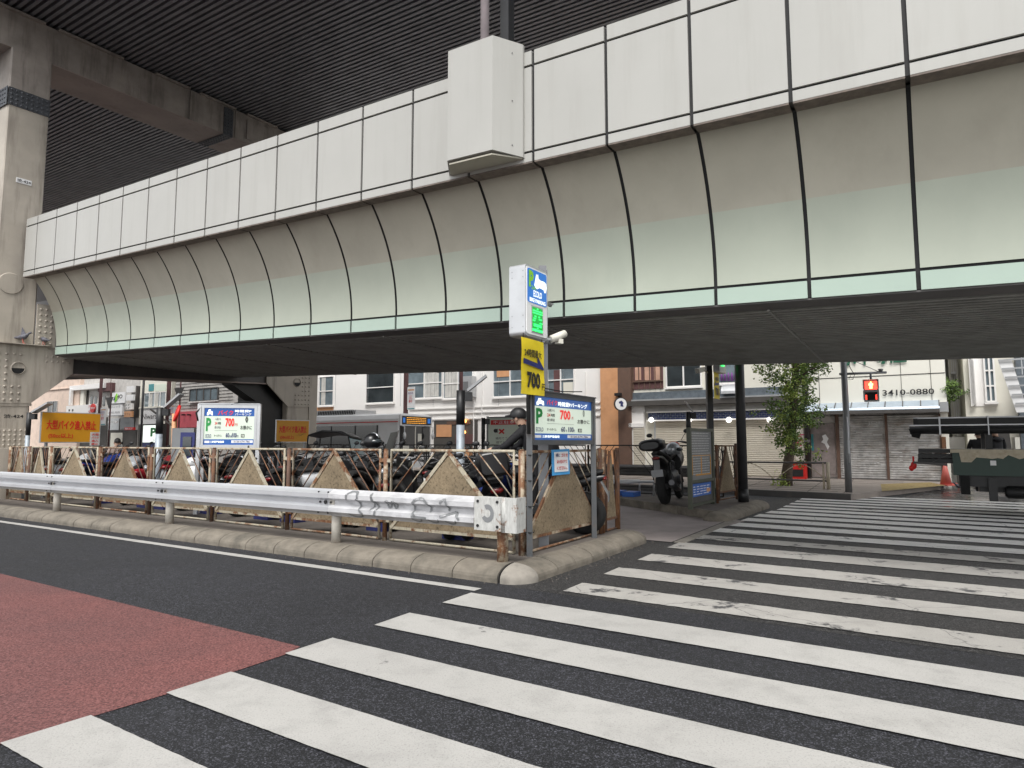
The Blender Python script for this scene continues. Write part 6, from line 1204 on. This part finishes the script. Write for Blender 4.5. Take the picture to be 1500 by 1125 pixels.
co_ = thing('traffic_cone', 'faded red traffic cone beside the rusty corner of the office building', 'cone', S(-4.75, 18.6, .15)); q = dep(1386, 712, 21.0); q.z = .12; m = MB(); m.tube([q+ZZ*.03, q+ZZ*.72], [.17, .035], 16); m.build('body', 'cone', co_); m = MB(); m.box(q+ZZ*.02, .40, .40, .04, .3); m.build('base', 'cone', co_); m = MB(); m.box(q+V((.35, 0, .04)), .5, .14, .08, -.3); m.build('weight', 'cone', co_)
sg_ = thing('pedestrian_signal', 'pedestrian signal with a lit red standing figure hung from an arm on a grey pole', 'traffic signal', gnd(1243, 721, .15)); b = gnd(1243.5, 721, .15); yp = b.y
m = MB(); tpole = dep(1237.5, 500, yp); m.tube([b, b+ZZ*1.0, V((tpole.x*.3+b.x*.7, yp, b.z+2.2)), V((b.x, yp, 6.5))], [.088, .085, .08, .075], 16); m.build('pole', 'grey_metal', sg_)
m = MB(); m.tube([V((b.x, yp-.085, .95)), V((b.x, yp-.085, 2.2))], .018, 6); m.bar(V((b.x, yp-.09, 1.2)), V((b.x, yp-.09, 1.55)), .05, .04); m.build('conduit', 'light_metal', sg_)
a0 = dep(1230, 548, yp); a1 = dep(1298, 545.5, yp); m = MB(); m.tube([a0, a1], .035, 10); m.tube([dep(1243, 525, yp), dep(1288, 545, yp)], .01, 5); m.tube([dep(1290, 544, yp), dep(1290, 540.5, yp)], [.05, .07], 10); m.build('arm', 'grey_metal', sg_)
m = MB(); pts_ = [dep(1246, 550, yp-.1), dep(1243, 556, yp-.1), dep(1249, 556, yp-.1), dep(1252, 549, yp-.1), dep(1246, 540, yp-.1), dep(1243, 533, yp-.1)]; m.tube(pts_, .009, 5); m.build('cable', 'black', sg_)
hc = dep(1276.5, 573, yp); cx0 = V((hc.x, yp, hc.z)); m = MB(); m.tube([V((hc.x, yp, cx0.z+.3)), V((hc.x, yp, a1.z))], .03, 8); m.build('hanger', 'grey_metal', sg_)
Rr = -G1; Nn = -G2; SGF = lambda u, v, z: cx0+Rr*u+Nn*v+ZZ*z
for z_, lit_ in ((.155, True), (-.145, False)):
    m = MB(); m.fb(SGF, -.18, .18, -.06, .10, z_-.145, z_+.145); o = m.build('lamp_case', 'light_metal', sg_); m = MB(); m.fb(SGF, -.145, .145, .10, .108, z_-.11, z_+.11); m.build('lens', 'led_red' if lit_ else 'black', o)
    if lit_:
        m = MB(); c = SGF(0, .11, z_); P_ = lambda x, y: c+Rr*x+ZZ*y
        m.prism([P_(-.03, -.095), P_(-.005, -.095), P_(0, -.02), P_(.005, -.095), P_(.03, -.095), P_(.035, .0), P_(.05, -.01), P_(.055, .045), P_(.025, .055), P_(-.025, .055), P_(-.055, .045), P_(-.05, -.01), P_(-.035, 0)], Nn*.004); m.prism([P_(.022*math.cos(i*.785), .08+.022*math.sin(i*.785)) for i in range(8)], Nn*.004); m.build('figure', 'led_hot', o)
    else:
        m = MB()
        for x in (-.14, .10):
            for k in range(4): m.fb(SGF, x, x+.035, .108, .112, z_-.09+k*.035, z_-.07+k*.035)
        m.build('countdown_marks', 'led_red', o)
    m = MB(); m.fb(SGF, -.19, .19, .05, .24, z_+.145, z_+.155); m.fb(SGF, -.19, -.18, .05, .20, z_-.10, z_+.15); m.fb(SGF, .18, .19, .05, .20, z_-.10, z_+.15); m.build('visor', 'light_metal', o)
def pigeon(label, P, ang, s_=1., wing=False):
    t = thing('pigeon', label, 'bird', (0, 0, 0)); m = MB(); m.loft([(-.17, 0, .10, .018, .006), (-.09, 0, .11, .035, .025), (-.02, 0, .125, .055, .05), (.05, 0, .14, .05, .052), (.085, 0, .175, .03, .035), (.10, 0, .205, .026, .026), (.125, 0, .215, .022, .022), (.145, 0, .21, .006, .006)], 12)
    if wing: m.prism([(.05, .04, .15), (-.06, .05, .15), (-.14, .06, .32), (-.05, .06, .34)], (0, .01, 0))
    m.build('body', 'pigeon', t); m = MB(); m.tube([(.14, 0, .21), (.168, 0, .203)], [.006, .002], 6); m.build('beak', 'black', t); m = MB()
    for y in (-.02, .02): m.tube([(.0, y, .09), (.01, y, .0)], .005, 5); m.tube([(.01, y, .004), (.045, y, .004)], .004, 5)
    m.build('legs', 'cone', t); t.location = P; t.rotation_euler = (0, 0, ang); t.scale = (s_,)*3
pigeon('grey pigeon standing on the wet road under the truck tail', gnd(1405, 719, .0), 2.9, 1.15)
pigeon('grey pigeon with a raised wing on the ledge of the pier', U(SC-.10, .14, -1.69), .3, 1.3, True); pigeon('grey pigeon crouching on the pier ledge nearer the green skirt', U(SC-.10, .62, -1.70), 2.8, 1.2)
m = MB(); m.fb(U, SC-.2, SC+.05, -.5, .8, -1.72, -1.70); m.build('ledge', 'column', pier)
for m_ in (): pass
